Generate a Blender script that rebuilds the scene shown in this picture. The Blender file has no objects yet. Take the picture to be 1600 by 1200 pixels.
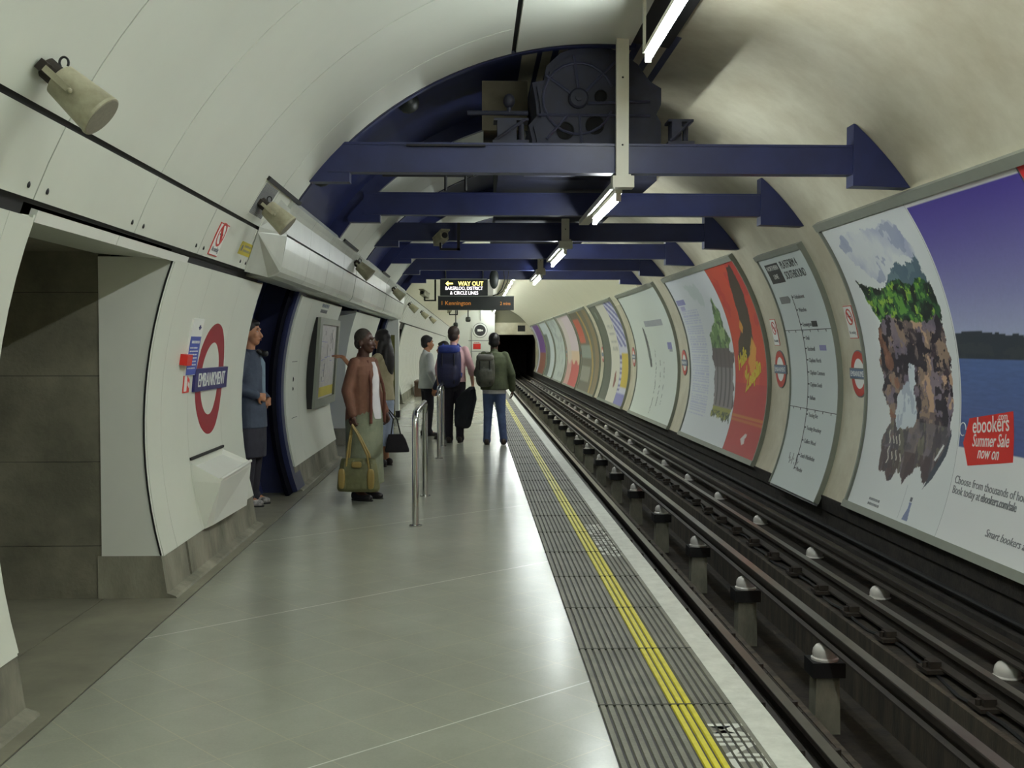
import bpy, bmesh, math, random
import numpy as np
from mathutils import Vector, Matrix, Euler
random.seed(7); rng = np.random.RandomState(5)
SC = bpy.context.scene; COL = SC.collection
rad = math.radians; PI = math.pi

# ------------------------------------------------------------------ camera, world, exposure
cam = bpy.data.cameras.new('camera'); camo = bpy.data.objects.new('camera', cam); COL.objects.link(camo)
cam.sensor_width = 36; cam.lens = 36 * 1700 / 1600; cam.clip_start = .05; cam.clip_end = 300
YAW = math.atan(60 / 1700); PITCH = math.atan(60 / 1700 * math.cos(YAW))
camo.location = (0, 0, 1.55); camo.rotation_euler = (PI / 2 - PITCH, 0, -YAW)
SC.camera = camo
w = bpy.data.worlds.new('world'); SC.world = w; w.use_nodes = True
w.node_tree.nodes['Background'].inputs[0].default_value = (.55, .6, .55, 1)
w.node_tree.nodes['Background'].inputs[1].default_value = 0.0
SC.view_settings.view_transform = 'Standard'; SC.view_settings.look = 'None'
SC.view_settings.gamma = 1; SC.view_settings.use_curve_mapping = False
SC.view_settings.exposure = 0.0
TUBE = 135.0            # radiance of the fluorescent tubes
LAMP_X = 1.27
LAMPS_HIGH = [(-9.6, 1.8), (-6.9, 1.8), (-4.3, 1.8), (-1.7, 1.8), (.9, 1.8), (3.5, 1.8), (6.15, 1.8)]   # y start, length (z 3.63)
LAMPS_LOW = [(9.55, 1.85), (15.1, 2.4), (20.45, 2.3)]
LAMPS_FAR = [(24.6 + 2.7 * i, 1.8) for i in range(18)]

# ------------------------------------------------------------------ helpers
def S(r, g, b):
    f = lambda c: (c / 255 / 12.92) if c / 255 <= .04045 else ((c / 255 + .055) / 1.055) ** 2.4
    return (f(r), f(g), f(b))

class MB:
    def __init__(s): s.v = []; s.f = []; s.m = []; s.mi = 0
    def add(s, vs, fs):
        o = len(s.v); s.v += [tuple(p) for p in vs]; s.f += [tuple(i + o for i in f) for f in fs]; s.m += [s.mi] * len(fs); return s
    def box(s, x0, x1, y0, y1, z0, z1):
        x0, x1 = sorted((x0, x1)); y0, y1 = sorted((y0, y1)); z0, z1 = sorted((z0, z1))
        return s.add([(x0,y0,z0),(x1,y0,z0),(x1,y1,z0),(x0,y1,z0),(x0,y0,z1),(x1,y0,z1),(x1,y1,z1),(x0,y1,z1)],
                     [(0,3,2,1),(4,5,6,7),(0,1,5,4),(1,2,6,5),(2,3,7,6),(3,0,4,7)])
    def obox(s, c, size, R=None):
        R = R or Matrix.Identity(3); c = Vector(c); h = Vector(size) / 2
        vs = [c + R @ Vector((sx*h.x, sy*h.y, sz*h.z)) for sz in (-1,1) for sx, sy in ((-1,-1),(1,-1),(1,1),(-1,1))]
        return s.add(vs, [(0,3,2,1),(4,5,6,7),(0,1,5,4),(1,2,6,5),(2,3,7,6),(3,0,4,7)])
    def prism(s, pts, y0, y1, axis='y'):
        n = len(pts)
        mk = {'y': lambda a, b, t: (a, t, b), 'x': lambda a, b, t: (t, a, b), 'z': lambda a, b, t: (a, b, t)}[axis]
        vs = [mk(a, b, y0) for a, b in pts] + [mk(a, b, y1) for a, b in pts]
        fs = [tuple(range(n))[::-1], tuple(range(n, 2*n))] + [(i, (i+1) % n, (i+1) % n + n, i + n) for i in range(n)]
        return s.add(vs, fs)
    def tube(s, pts, r, n=10, cap=True):
        pts = [Vector(p) for p in pts]; rs = r if isinstance(r, (list, tuple)) else [r] * len(pts)
        vs = []; up = None
        for i, p in enumerate(pts):
            a = pts[max(i-1, 0)]; b = pts[min(i+1, len(pts)-1)]; d = (b - a).normalized()
            if up is None: up = Vector((0,0,1)) if abs(d.z) < .9 else Vector((1,0,0))
            sd = d.cross(up).normalized(); up = sd.cross(d).normalized()
            for k in range(n):
                t = 2*PI*k/n; vs.append(p + (sd*math.cos(t) + up*math.sin(t)) * rs[i])
        fs = []
        for i in range(len(pts)-1):
            for k in range(n):
                k2 = (k+1) % n; fs.append((i*n+k, i*n+k2, (i+1)*n+k2, (i+1)*n+k))
        if cap: fs += [tuple(range(n))[::-1], tuple(range((len(pts)-1)*n, len(pts)*n))]
        return s.add(vs, fs)
    def cap(s, p0, r0, p1, r1, n=12):
        p0 = Vector(p0); p1 = Vector(p1); d = (p1 - p0)
        if d.length < 1e-6: d = Vector((0,0,1e-4))
        dn = d.normalized(); P = []; R = []
        for a in (80, 55, 28): P.append(p0 - dn*r0*math.sin(rad(a))); R.append(r0*math.cos(rad(a)))
        P += [p0, p1]; R += [r0, r1]
        for a in (28, 55, 80): P.append(p1 + dn*r1*math.sin(rad(a))); R.append(r1*math.cos(rad(a)))
        return s.tube(P, R, n)
    def loft(s, rings, n=20, ex=1.0):
        vs = []
        for (cx, cy, cz, rx, ry) in rings:
            for k in range(n):
                t = 2*PI*k/n; c, q = math.cos(t), math.sin(t)
                vs.append((cx + rx*math.copysign(abs(c)**ex, c), cy + ry*math.copysign(abs(q)**ex, q), cz))
        fs = []
        for i in range(len(rings)-1):
            for k in range(n):
                k2 = (k+1) % n; fs.append((i*n+k, i*n+k2, (i+1)*n+k2, (i+1)*n+k))
        fs += [tuple(range(n))[::-1], tuple(range((len(rings)-1)*n, len(rings)*n))]
        return s.add(vs, fs)
    def sq(s, c, r, e=1.0, R=None, nu=20, nv=12):
        R = R or Matrix.Identity(3); c = Vector(c); vs = []; fs = []
        pw = lambda x: math.copysign(abs(x)**e, x)
        for j in range(1, nv):
            a = -PI/2 + PI*j/nv
            for k in range(nu):
                t = 2*PI*k/nu
                vs.append(c + R @ Vector((r[0]*pw(math.cos(a))*pw(math.cos(t)), r[1]*pw(math.cos(a))*pw(math.sin(t)), r[2]*pw(math.sin(a)))))
        for j in range(nv-2):
            for k in range(nu):
                k2 = (k+1) % nu; fs.append((j*nu+k, j*nu+k2, (j+1)*nu+k2, (j+1)*nu+k))
        b = len(vs); vs += [c + R @ Vector((0,0,-r[2])), c + R @ Vector((0,0,r[2]))]
        for k in range(nu):
            k2 = (k+1) % nu; fs += [(b, k2, k), (b+1, (nv-2)*nu+k, (nv-2)*nu+k2)]
        return s.add(vs, fs)
    def lathe(s, prof, c=(0,0,0), n=16, R=None):
        R = R or Matrix.Identity(3); c = Vector(c); vs = []
        for r, z in prof:
            for k in range(n):
                t = 2*PI*k/n; vs.append(c + R @ Vector((r*math.cos(t), r*math.sin(t), z)))
        fs = []
        for i in range(len(prof)-1):
            for k in range(n):
                k2 = (k+1) % n; fs.append((i*n+k, i*n+k2, (i+1)*n+k2, (i+1)*n+k))
        fs += [tuple(range(n))[::-1], tuple(range((len(prof)-1)*n, len(prof)*n))]
        return s.add(vs, fs)
    def mesh(s, name):
        me = bpy.data.meshes.new(name); me.from_pydata(s.v, [], s.f); 
        me.polygons.foreach_set('material_index', s.m); me.update(); return me

def link(name, me, mats, parent=None, smooth=False):
    o = bpy.data.objects.new(name, me); COL.objects.link(o)
    for m in (mats if isinstance(mats, (list, tuple)) else [mats]): me.materials.append(m)
    if smooth:
        me.shade_smooth()
        if smooth != 'all': me.set_sharp_from_angle(angle=rad(38))
    if parent: o.parent = parent
    return o
def build(name, M, mats, parent=None, smooth=False): return link(name, M.mesh(name), mats, parent, smooth)
def tag(o, label, cat, group=None, kind=None):
    o['label'] = label; o['category'] = cat
    if group: o['group'] = group
    if kind: o['kind'] = kind
    return o
def struct(name, M, mats, smooth=False, parent=None):
    o = build(name, M, mats, parent, smooth)
    if not parent: o['kind'] = 'structure'
    return o
def thing(name, label, cat, loc=(0,0,0), rz=0, group=None):
    o = bpy.data.objects.new(name, None); COL.objects.link(o); o.empty_display_size = .1
    o.location = loc; o.rotation_euler = (0,0,rz); return tag(o, label, cat, group)
def rel(o, loc):            # keep world-built mesh in place under an empty at loc (unrotated)
    o.location = -Vector(loc); return o
def dup(root, loc, label=None, group=None, rz=None):
    r = root.copy(); COL.objects.link(r); r.location = loc
    if rz is not None: r.rotation_euler = (0,0,rz)
    if label: r['label'] = label
    if group: r['group'] = group
    for ch in list(root.children):
        c = ch.copy(); COL.objects.link(c); c.parent = r
        for g in ch.children:
            d = g.copy(); COL.objects.link(d); d.parent = c
    return r
def remesh(name, M, mats, voxel, parent=None, it=3):
    t = bpy.data.objects.new('tmp', M.mesh('tmp')); COL.objects.link(t)
    m = t.modifiers.new('r', 'REMESH'); m.mode = 'VOXEL'; m.voxel_size = voxel
    if it: q = t.modifiers.new('s', 'SMOOTH'); q.factor = .5; q.iterations = it
    dg = bpy.context.evaluated_depsgraph_get(); dg.update()
    me = bpy.data.meshes.new_from_object(t.evaluated_get(dg)); me.name = name
    bpy.data.objects.remove(t); me.materials.clear()
    return link(name, me, mats, parent, 'all')
ORD = ['nearest', 'second nearest', 'third nearest', 'fourth nearest', 'fifth nearest', 'sixth nearest', 'seventh nearest', 'eighth nearest', 'ninth nearest', 'tenth nearest']

# ------------------------------------------------------------------ materials
def mat(name, col, rough=.5, metal=0, var=0., vscale=3., col2=None, bump=0., bscale=40., spec=.5, stretch=None, coat=0):
    m = bpy.data.materials.new(name); m.use_nodes = True; nt = m.node_tree; N = nt.nodes; L = nt.links
    b = N['Principled BSDF']; b.inputs['Roughness'].default_value = rough; b.inputs['Metallic'].default_value = metal
    b.inputs['Specular IOR Level'].default_value = spec; b.inputs['Coat Weight'].default_value = coat
    b.inputs['Base Color'].default_value = (*col, 1)
    g = N.new('ShaderNodeNewGeometry'); src = g.outputs['Position']
    if stretch:
        mp = N.new('ShaderNodeMapping'); mp.inputs['Scale'].default_value = stretch; L.new(src, mp.inputs[0]); src = mp.outputs[0]
    if var or col2:
        n = N.new('ShaderNodeTexNoise'); n.inputs['Scale'].default_value = vscale; n.inputs['Detail'].default_value = 6; n.inputs['Roughness'].default_value = .65
        L.new(src, n.inputs['Vector'])
        r = N.new('ShaderNodeValToRGB'); r.color_ramp.elements[0].position = .35; r.color_ramp.elements[1].position = .68
        c2 = col2 or tuple(c * (1 - var) for c in col)
        r.color_ramp.elements[0].color = (*c2, 1); r.color_ramp.elements[1].color = (*col, 1)
        L.new(n.outputs['Fac'], r.inputs[0]); L.new(r.outputs[0], b.inputs['Base Color'])
    if bump:
        n2 = N.new('ShaderNodeTexNoise'); n2.inputs['Scale'].default_value = bscale; n2.inputs['Detail'].default_value = 4; L.new(src, n2.inputs['Vector'])
        bp = N.new('ShaderNodeBump'); bp.inputs['Strength'].default_value = bump; bp.inputs['Distance'].default_value = .01
        L.new(n2.outputs['Fac'], bp.inputs['Height']); L.new(bp.outputs[0], b.inputs['Normal'])
    return m
def emit(name, col, st):
    m = bpy.data.materials.new(name); m.use_nodes = True; b = m.node_tree.nodes['Principled BSDF']
    b.inputs['Base Color'].default_value = (*col, 1); b.inputs['Emission Color'].default_value = (*col, 1); b.inputs['Emission Strength'].default_value = st
    return m
ENAMEL = mat('white_enamel', S(217, 221, 208), .38, var=.06, vscale=.9)
ENAMEL2 = mat('bright_enamel', S(226, 228, 219), .3, var=.05, vscale=1.5)
CASING = mat('grey_white_casing', S(196, 200, 189), .3, var=.14, vscale=2.5)
PLASTER = mat('cream_plaster', S(208, 204, 182), .55, col2=S(182, 175, 150), vscale=1.3, bump=.15, bscale=12)
PLFAR = mat('glossy_cream_tiles', S(220, 217, 190), .3, var=.06, vscale=1.2)
BLUE = mat('navy_paint', S(38, 46, 92), .4, col2=S(31, 37, 74), vscale=2.2)
BLUED = mat('dusty_navy_paint', S(36, 39, 62), .65, col2=S(26, 27, 38), vscale=5)
BLACK = mat('black_gap', S(20, 20, 20), .6)
RUBBER = mat('dark_rubber', S(34, 34, 34), .6)
CONC = mat('concrete', S(150, 147, 130), .8, col2=S(98, 97, 84), vscale=2.3, bump=.3, bscale=60, stretch=(1, 1, .5))
CONCB = mat('dark_concrete', S(138, 134, 116), .85, col2=S(100, 98, 84), vscale=1.7, bump=.3, bscale=50)
SOOT = mat('sooty_wall', S(54, 48, 42), .85, col2=S(30, 27, 25), vscale=6, bump=.5, bscale=30)
TRACKBED = mat('track_bed', S(62, 54, 44), .9, col2=S(34, 30, 27), vscale=5, bump=.6, bscale=25)
PITWALL = mat('pit_wall', S(84, 76, 62), .85, col2=S(46, 41, 36), vscale=3, bump=.4, bscale=30, stretch=(1, 3, .5))
TUNNEL = mat('running_tunnel', S(96, 84, 78), .8, var=.3, vscale=2)
STEEL = mat('rail_steel', S(136, 130, 118), .3, .9, var=.25, vscale=3)
RUST = mat('rusty_rail_side', S(60, 53, 46), .65, .3, var=.35, vscale=8)
CHROME = mat('polished_steel', S(200, 202, 200), .16, 1)
ALU = mat('grey_aluminium_frame', S(142, 146, 134), .5, .25, var=.1, vscale=4)
CERAM = mat('white_ceramic', S(214, 210, 202), .25, var=.1, vscale=20)
WPAINT = mat('white_lamp_paint', S(214, 212, 196), .4, var=.06, vscale=6)
SPK = mat('aged_cream_metal', S(176, 172, 146), .45, .1, col2=S(140, 136, 112), vscale=9)
GRILLE = mat('grey_speaker_mesh', S(132, 128, 112), .7, var=.15, vscale=60)
REDP = mat('roundel_red', S(150, 28, 44), .35)
REDR = mat('small_roundel_red', S(196, 54, 44), .35)
BLUEP = mat('roundel_blue', S(42, 40, 104), .35)
BLUES = mat('small_roundel_blue', S(92, 112, 140), .4)
WHITE = mat('white_print', S(232, 234, 228), .4)
BRED = mat('signal_red', S(214, 42, 34), .35)
INK = mat('black_print', S(44, 44, 46), .5)
GREY = mat('grey_print', S(120, 122, 124), .5)
PALEG = mat('pale_grey_print', S(168, 172, 178), .5)
LILAC = mat('lilac_print', S(150, 150, 196), .5)
YELLOW = mat('yellow_paint', S(214, 204, 40), .45, col2=S(190, 180, 36), vscale=14)
YEL2 = mat('yellow_label', S(206, 190, 60), .5, var=.1)
EDGE = mat('white_edge_paint', S(206, 208, 198), .5, col2=S(184, 186, 176), vscale=10, bump=.2)
RIDGE = mat('tactile_grey', S(122, 122, 108), .55, col2=S(98, 97, 86), vscale=4, bump=.2, bscale=80)
GROOVE = mat('tactile_groove', S(52, 54, 44), .8)
SIGNB = mat('sign_housing', S(34, 38, 34), .45)
GLOW_Y = emit('way_out_yellow_light', S(255, 236, 130), 2.6)
GLOW_W = emit('way_out_white_light', S(250, 240, 245), 2.6)
LEDO = emit('orange_led', S(235, 150, 60), .26)
TUBEM = emit('fluorescent_tube', (.92, .985, .985), TUBE)
for m_ in (TUBEM,): m_.cycles.emission_sampling = 'FRONT_BACK' if hasattr(m_, 'cycles') else 'AUTO'

def floor_mat(name, base, base2, rot, tile, big, rough, a_f=.16, a_b=.55):
    m = bpy.data.materials.new(name); m.use_nodes = True; nt = m.node_tree; N = nt.nodes; L = nt.links
    b = N['Principled BSDF']; g = N.new('ShaderNodeNewGeometry')
    def math_(op, a, c=None):
        n = N.new('ShaderNodeMath'); n.operation = op
        for i, q in enumerate((a, c)):
            if q is None: continue
            if isinstance(q, (int, float)): n.inputs[i].default_value = q
            else: L.new(q, n.inputs[i])
        return n.outputs[0]
    sp = N.new('ShaderNodeSeparateXYZ'); L.new(g.outputs['Position'], sp.inputs[0]); X, Y = sp.outputs[0], sp.outputs[1]
    c, s_ = math.cos(rot), math.sin(rot)
    u = math_('ADD', math_('MULTIPLY', X, c), math_('MULTIPLY', Y, s_))
    v = math_('SUBTRACT', math_('MULTIPLY', Y, c), math_('MULTIPLY', X, s_))
    def line(q, off, per, wd):
        t = math_('FRACT', math_('DIVIDE', math_('ADD', q, -off + 50 * per), per))
        return math_('MAXIMUM', math_('LESS_THAN', t, wd / per), 0.0)
    ft = math_('MAXIMUM', line(u, 2.55, tile, .004), line(v, 3.39, tile, .004))
    fb = line(v, 3.385, big, .008)
    n = N.new('ShaderNodeTexNoise'); n.inputs['Scale'].default_value = 1.1; n.inputs['Detail'].default_value = 8; n.inputs['Roughness'].default_value = .7; L.new(g.outputs['Position'], n.inputs['Vector'])
    n3 = N.new('ShaderNodeTexNoise'); n3.inputs['Scale'].default_value = 90; n3.inputs['Detail'].default_value = 2; L.new(g.outputs['Position'], n3.inputs['Vector'])
    mr = N.new('ShaderNodeMapRange'); mr.inputs['From Min'].default_value = .3; mr.inputs['From Max'].default_value = .7
    L.new(math_('ADD', math_('MULTIPLY', n.outputs['Fac'], .8), math_('MULTIPLY', n3.outputs['Fac'], .2)), mr.inputs['Value'])
    r = N.new('ShaderNodeMixRGB'); r.inputs[1].default_value = (*base2, 1); r.inputs[2].default_value = (*base, 1); L.new(mr.outputs[0], r.inputs[0])
    def mix(fac, a, col):
        x = N.new('ShaderNodeMixRGB'); L.new(fac, x.inputs[0]); L.new(a, x.inputs[1]); x.inputs[2].default_value = (*col, 1); return x.outputs[0]
    o = mix(math_('MULTIPLY', ft, a_f), r.outputs[0], S(214, 200, 150))
    o = mix(math_('MULTIPLY', fb, a_b), o, S(216, 216, 204))
    L.new(o, b.inputs['Base Color'])
    b.inputs['Roughness'].default_value = rough
    b.inputs['Specular IOR Level'].default_value = .45
    return m
FLOORM = floor_mat('terrazzo_tiles', S(156, 158, 144), S(138, 139, 126), rad(41.1), .301, 2.107, .23)
FLOORS = mat('side_strip_paving', S(140, 138, 120), .4, col2=S(116, 114, 100), vscale=2.5)

def vcol(name='printed_paper', rough=.45):
    m = bpy.data.materials.new(name); m.use_nodes = True; N = m.node_tree.nodes; L = m.node_tree.links
    b = N['Principled BSDF']; a = N.new('ShaderNodeVertexColor'); a.layer_name = 'print'
    L.new(a.outputs[0], b.inputs['Base Color']); b.inputs['Roughness'].default_value = rough; return m
PRINT = vcol()

# ------------------------------------------------------------------ cylinder mapping (tunnel bore centre x 1.05, z 1.02)
CX, CZ = 1.05, 1.02
def cp(side, y, a, r):
    a = rad(a); return (CX + (r if side == 'R' else -r) * math.cos(a), y, CZ + r * math.sin(a))
def slab(M, side, y0, y1, a0, a1, r0, r1, da=2.5):
    n = max(1, int(abs(a1 - a0) / da)); vs = []
    for i in range(n + 1):
        a = a0 + (a1 - a0) * i / n
        vs += [cp(side, y0, a, r0), cp(side, y1, a, r0), cp(side, y1, a, r1), cp(side, y0, a, r1)]
    fs = [(0,1,2,3), tuple(n*4 + k for k in (3,2,1,0))]
    for i in range(n):
        for k in range(4):
            k2 = (k+1) % 4; fs.append((i*4+k, (i+1)*4+k, (i+1)*4+k2, i*4+k2))
    return M.add(vs, fs)
# flat (u,v) shapes pressed onto the wall: u runs to the reader's right
def text_me(s, size, squeeze=1.0, shear=0, bold=0):
    cu = bpy.data.curves.new('t', 'FONT'); cu.body = s; cu.size = size; cu.align_x = 'LEFT'; cu.resolution_u = 3; cu.shear = shear; cu.offset = bold
    o = bpy.data.objects.new('t', cu); COL.objects.link(o)
    bpy.context.view_layer.update()
    me = bpy.data.meshes.new_from_object(o.evaluated_get(bpy.context.evaluated_depsgraph_get()))
    vs = [(v.co.x * squeeze, v.co.y) for v in me.vertices]; fs = [tuple(p.vertices) for p in me.polygons]
    bpy.data.objects.remove(o); bpy.data.meshes.remove(me); return vs, fs
class P2:
    """2-D shapes with a thickness, in (u, v) metres, several materials"""
    def __init__(s): s.v = []; s.f = []; s.m = []; s.h = []; s.mats = []
    def mi(s, m):
        if m not in s.mats: s.mats.append(m)
        return s.mats.index(m)
    def add(s, vs, fs, m, h):
        o = len(s.v); s.v += [(a, b, h) for a, b in vs]; s.f += [tuple(i + o for i in f) for f in fs]; s.m += [s.mi(m)] * len(fs); return s
    def rect(s, u0, u1, v0, v1, m, h=.002): return s.add([(u0,v0),(u1,v0),(u1,v1),(u0,v1)], [(0,1,2,3)], m, h)
    def poly(s, pts, m, h=.002): return s.add(pts, [tuple(range(len(pts)))], m, h)
    def ring(s, cu, cv, r0, r1, m, h=.002, n=48, a0=0, a1=360, sx=1):
        vs = []; 
        for k in range(n + 1):
            t = rad(a0 + (a1 - a0) * k / n); vs += [(cu + sx*r0*math.cos(t), cv + r0*math.sin(t)), (cu + sx*r1*math.cos(t), cv + r1*math.sin(t))]
        return s.add(vs, [(2*k, 2*k+1, 2*k+3, 2*k+2) for k in range(n)], m, h)
    def disc(s, cu, cv, r, m, h=.002, n=32): return s.poly([(cu + r*math.cos(2*PI*k/n), cv + r*math.sin(2*PI*k/n)) for k in range(n)], m, h)
    def text(s, t, u, v, size, m, h=.003, width=None, align='l', shear=0, rot=0, bold=0):
        vs, fs = text_me(t, size, 1, shear, bold)
        if not vs: return s
        x0 = min(a for a, _ in vs); x1 = max(a for a, _ in vs); k = (width / (x1 - x0)) if width else 1
        W = (x1 - x0) * k; off = {'l': 0, 'c': -W/2, 'r': -W}[align]; c, q = math.cos(rot), math.sin(rot)
        pts = [((a - x0) * k + off, b) for a, b in vs]
        return s.add([(u + a*c - b*q, v + a*q + b*c) for a, b in pts], fs, m, h)
    def lines(s, u, v, W, n, lh, m, h=.002, frac=.5):
        for i in range(n):
            x = 0
            while x < W * random.uniform(.86, 1):
                wd = random.uniform(.02, .06) * (W ** .5)
                s.rect(u + x, min(u + x + wd, u + W), v - i*lh - lh*frac, v - i*lh, m, h); x += wd + .012
        return s
    def wrap(s, name, side, y0, a0, r, parent=None, thick=True):
        bm = bmesh.new(); V = [bm.verts.new(p) for p in s.v]
        for f, mi in zip(s.f, s.m):
            try: q = bm.faces.new([V[i] for i in f]); q.material_index = mi
            except ValueError: pass
        if s.v:
            vmin = min(p[1] for p in s.v); vmax = max(p[1] for p in s.v); k = vmin + .12
            while k < vmax:
                bmesh.ops.bisect_plane(bm, geom=bm.verts[:] + bm.edges[:] + bm.faces[:], plane_co=(0, k, 0), plane_no=(0, 1, 0)); k += .12
        bmesh.ops.triangulate(bm, faces=[f for f in bm.faces if len(f.verts) > 4])
        if thick:
            geo = bmesh.ops.extrude_face_region(bm, geom=bm.faces[:])
            for e in geo['geom']:
                if isinstance(e, bmesh.types.BMVert): e.co.z = -.0005
        sg = 1 if side == 'L' else -1
        for v in bm.verts:
            u, vv, h = v.co; v.co = cp(side, y0 + sg*u, a0 + math.degrees(vv / r), r - h)
        bmesh.ops.recalc_face_normals(bm, faces=bm.faces[:])
        me = bpy.data.meshes.new(name); bm.to_mesh(me); bm.free()
        return link(name, me, s.mats, parent)
    def flat(s, name, fn, parent=None, depth=.0):
        vs = [fn(*p) for p in s.v]; me = bpy.data.meshes.new(name); me.from_pydata([tuple(v) for v in vs], [], s.f)
        me.polygons.foreach_set('material_index', s.m); return link(name, me, s.mats, parent)
def arc(a, r=3.2): return rad(a) * r

# ================================================================== STRUCTURE
YN, YF = -12.0, 72.8            # ends of the station tunnel
# platform floor
M = MB(); M.box(-1.742, .533, YN, YF, -.3, 0); struct('floor', M, FLOORM)
M = MB(); M.box(-2.262, -1.752, YN, YF, -.3, 0); M.box(-4.6, -2.272, YN, YF, -.3, 0); M.mi = 1; M.box(-4.6, -1.742, YN, YF, -.32, -.006); struct('floor', M, [FLOORS, BLACK])
M = MB(); M.box(.533, 1.118, YN, YF, -.32, -.004); struct('trim_1', M, RUBBER)
# track bed with the pit between the running rails
M = MB(); M.box(1.15, 2.02, YN, YF + 14, -1.4, -.70); M.box(3.10, 4.3, YN, YF + 14, -1.4, -.74); M.box(2.02, 3.10, YN, YF + 14, -1.5, -1.3)
struct('floor', M, TRACKBED)
M = MB(); M.box(3.06, 3.1, YN, YF, -1.3, -.72); M.box(2.02, 2.06, YN, YF, -1.3, -.69); struct('trim_2', M, PITWALL)
M = MB(); M.box(.9, 1.12, YN, YF, -.9, -.05); struct('wall_below_platform', M, SOOT)
# white nosing of the platform
M = MB(); M.box(1.118, 1.243, YN, YF, -.075, .002); M.box(1.112, 1.118, YN, YF, -.05, .004)
e = struct('trim_3', M, EDGE)
# right-hand lining: one shell from above the posters' foot to past the crown
M = MB(); slab(M, 'R', YN, 24.3, -22.5, 101, 3.2, 3.3); struct('wall_right', M, PLASTER, True)
M = MB(); slab(M, 'R', 24.3, YF, -22.5, 30, 3.2, 3.3); struct('wall_right', M, PLASTER, True)
M = MB(); slab(M, 'R', 24.3, YF, 30, 92, 3.2, 3.3); struct('ceiling', M, PLFAR, True)
# dark lower wall and ledge below the posters
M = MB(); M.prism([(4.0, -.17), (4.35, -.17), (4.35, -1.0), (4.09, -1.0), (4.06, -.62), (4.06, -.36), (4.03, -.34)], YN, YF); M.box(3.97, 4.12, YN, YF, -.64, -.58)
struct('wall_right', M, SOOT)
# left vault panels (white enamel) with thin dark joints
JY = [YN, -9.9, -8.6, -7.3, -6.0, -4.66, -3.35, -2.04, -.73, .58, 1.89, 3.2, 4.507, 5.82, 7.12, 8.43, 9.17]
M = MB(); slab(M, 'L', YN, 9.16, 21.2, 101, 3.075, 3.085); slab(M, 'L', YN, 4.5, -16, 21.2, 3.08, 3.09); struct('wall_left', M, BLACK)
for i in range(len(JY) - 1):
    a, b = JY[i] + .0055, JY[i+1] - .0055
    M = MB(); slab(M, 'L', a, b, 28.15, 76.1, 3.05, 3.07)
    struct('ceiling', M, ENAMEL, True)
    M = MB(); slab(M, 'L', a, b, 21.6, 27.65, 3.05, 3.07)
    struct('wall_left', M, ENAMEL, True)
    if a > 0:
        for side_, yy in (('near', b - .09), ('far', b + .10)):
            if yy < 8.9:
                M = MB(); M.sq(cp('L', yy, 22.6, 3.051), (.008, .012, .017))
                tag(build('fixing_plug', M, BLACK), 'dark oval fixing on the %s side of the %s fascia joint' % (side_, ORD[max(0, i-11)]), 'fixing', 'fascia fixings')
M = MB(); slab(M, 'L', YN, 9.16, 76.9, 95, 3.05, 3.07); struct('ceiling', M, ENAMEL, True)
# lower left wall, section by section (curved white panels above a concrete kerb)
A_TOP, A_BOT = 20.25, -14.5
def wall_section(cuts, dark=True, top=A_TOP):
    for i in range(len(cuts) - 1):
        M = MB(); slab(M, 'L', cuts[i] + .002, cuts[i+1] - .002, A_BOT, top, 3.05, 3.072); struct('wall_left', M, ENAMEL, True)
    y0, y1 = cuts[0], cuts[-1]
    if y0 > 0:
        M = MB(); slab(M, 'L', y0 + .02, y1 - .005, A_BOT + .5, top + 1.2, 3.10, 3.12); struct('wall_left', M, BLACK)
def kerb(y0, y1, gap=None):
    parts = [(y0, y1)] if gap is None else [(y0, gap), (gap + .045, y1)]
    for a, b in parts:
        M = MB(); M.prism([(-1.875, 0), (-1.885, .05), (-1.915, .262), (-2.3, .262), (-2.3, 0)], a, b)
        o = struct('baseboard_left', M, CONC)
    if gap is not None:
        M = MB(); M.box(-2.25, -1.935, gap, gap + .045, 0, .25); M.tube([(-1.925, gap + .022, 0), (-1.945, gap + .022, .26)], .014); tag(build('drain_pipe', M, RUST), 'thin dark rusty pipe in the slot of the concrete kerb', 'pipe')
    M = MB(); M.prism([(-1.82, 0), (-1.83, .012), (-1.88, .03), (-1.88, 0)], y0, y1); struct('baseboard_left', M, CONC)
wall_section([YN, -9, -6.6, -4.2, -1.8, .6, 3.0, 4.34, 4.57]); kerb(YN, 4.587)
wall_section([6.72, 7.02, 7.67, 8.67, 9.45]); kerb(6.70, 9.45, 7.25)
wall_section([11.64, 11.80, 12.45, 15.1]); kerb(11.64, 15.1)
wall_section([17.0, 17.2, 18.2, 21.3]); kerb(17.0, 21.3)
# jamb returns that show their edge: white reveal at y 6.70 (faces the camera), 11.64, 17.0
def reveal(y, depth=.42, m=ENAMEL2, t=.02, z0=.262, z1=2.09):
    pts = []
    n = 14
    for i in range(n + 1):
        z = z0 + (z1 - z0) * i / n; pts.append((CX - math.sqrt(3.055**2 - (z - CZ)**2), z))
    xb = -2.275 if depth is None else pts[n//2][0] - depth
    pts += [(xb, z1), (xb, z0)]
    M = MB(); M.prism(pts, y, y + t); struct('wall_left', M, m)
reveal(6.70, None)
M = MB(); slab(M, 'L', 6.694, 6.70, -14.3, 20.1, 3.056, 3.066); struct('trim_6', M, BLACK)
reveal(11.645, .30, ENAMEL); reveal(17.0, .3, ENAMEL)
for y in (4.575, 9.44, 15.09, 21.29): reveal(y, .34, ENAMEL)
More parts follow.
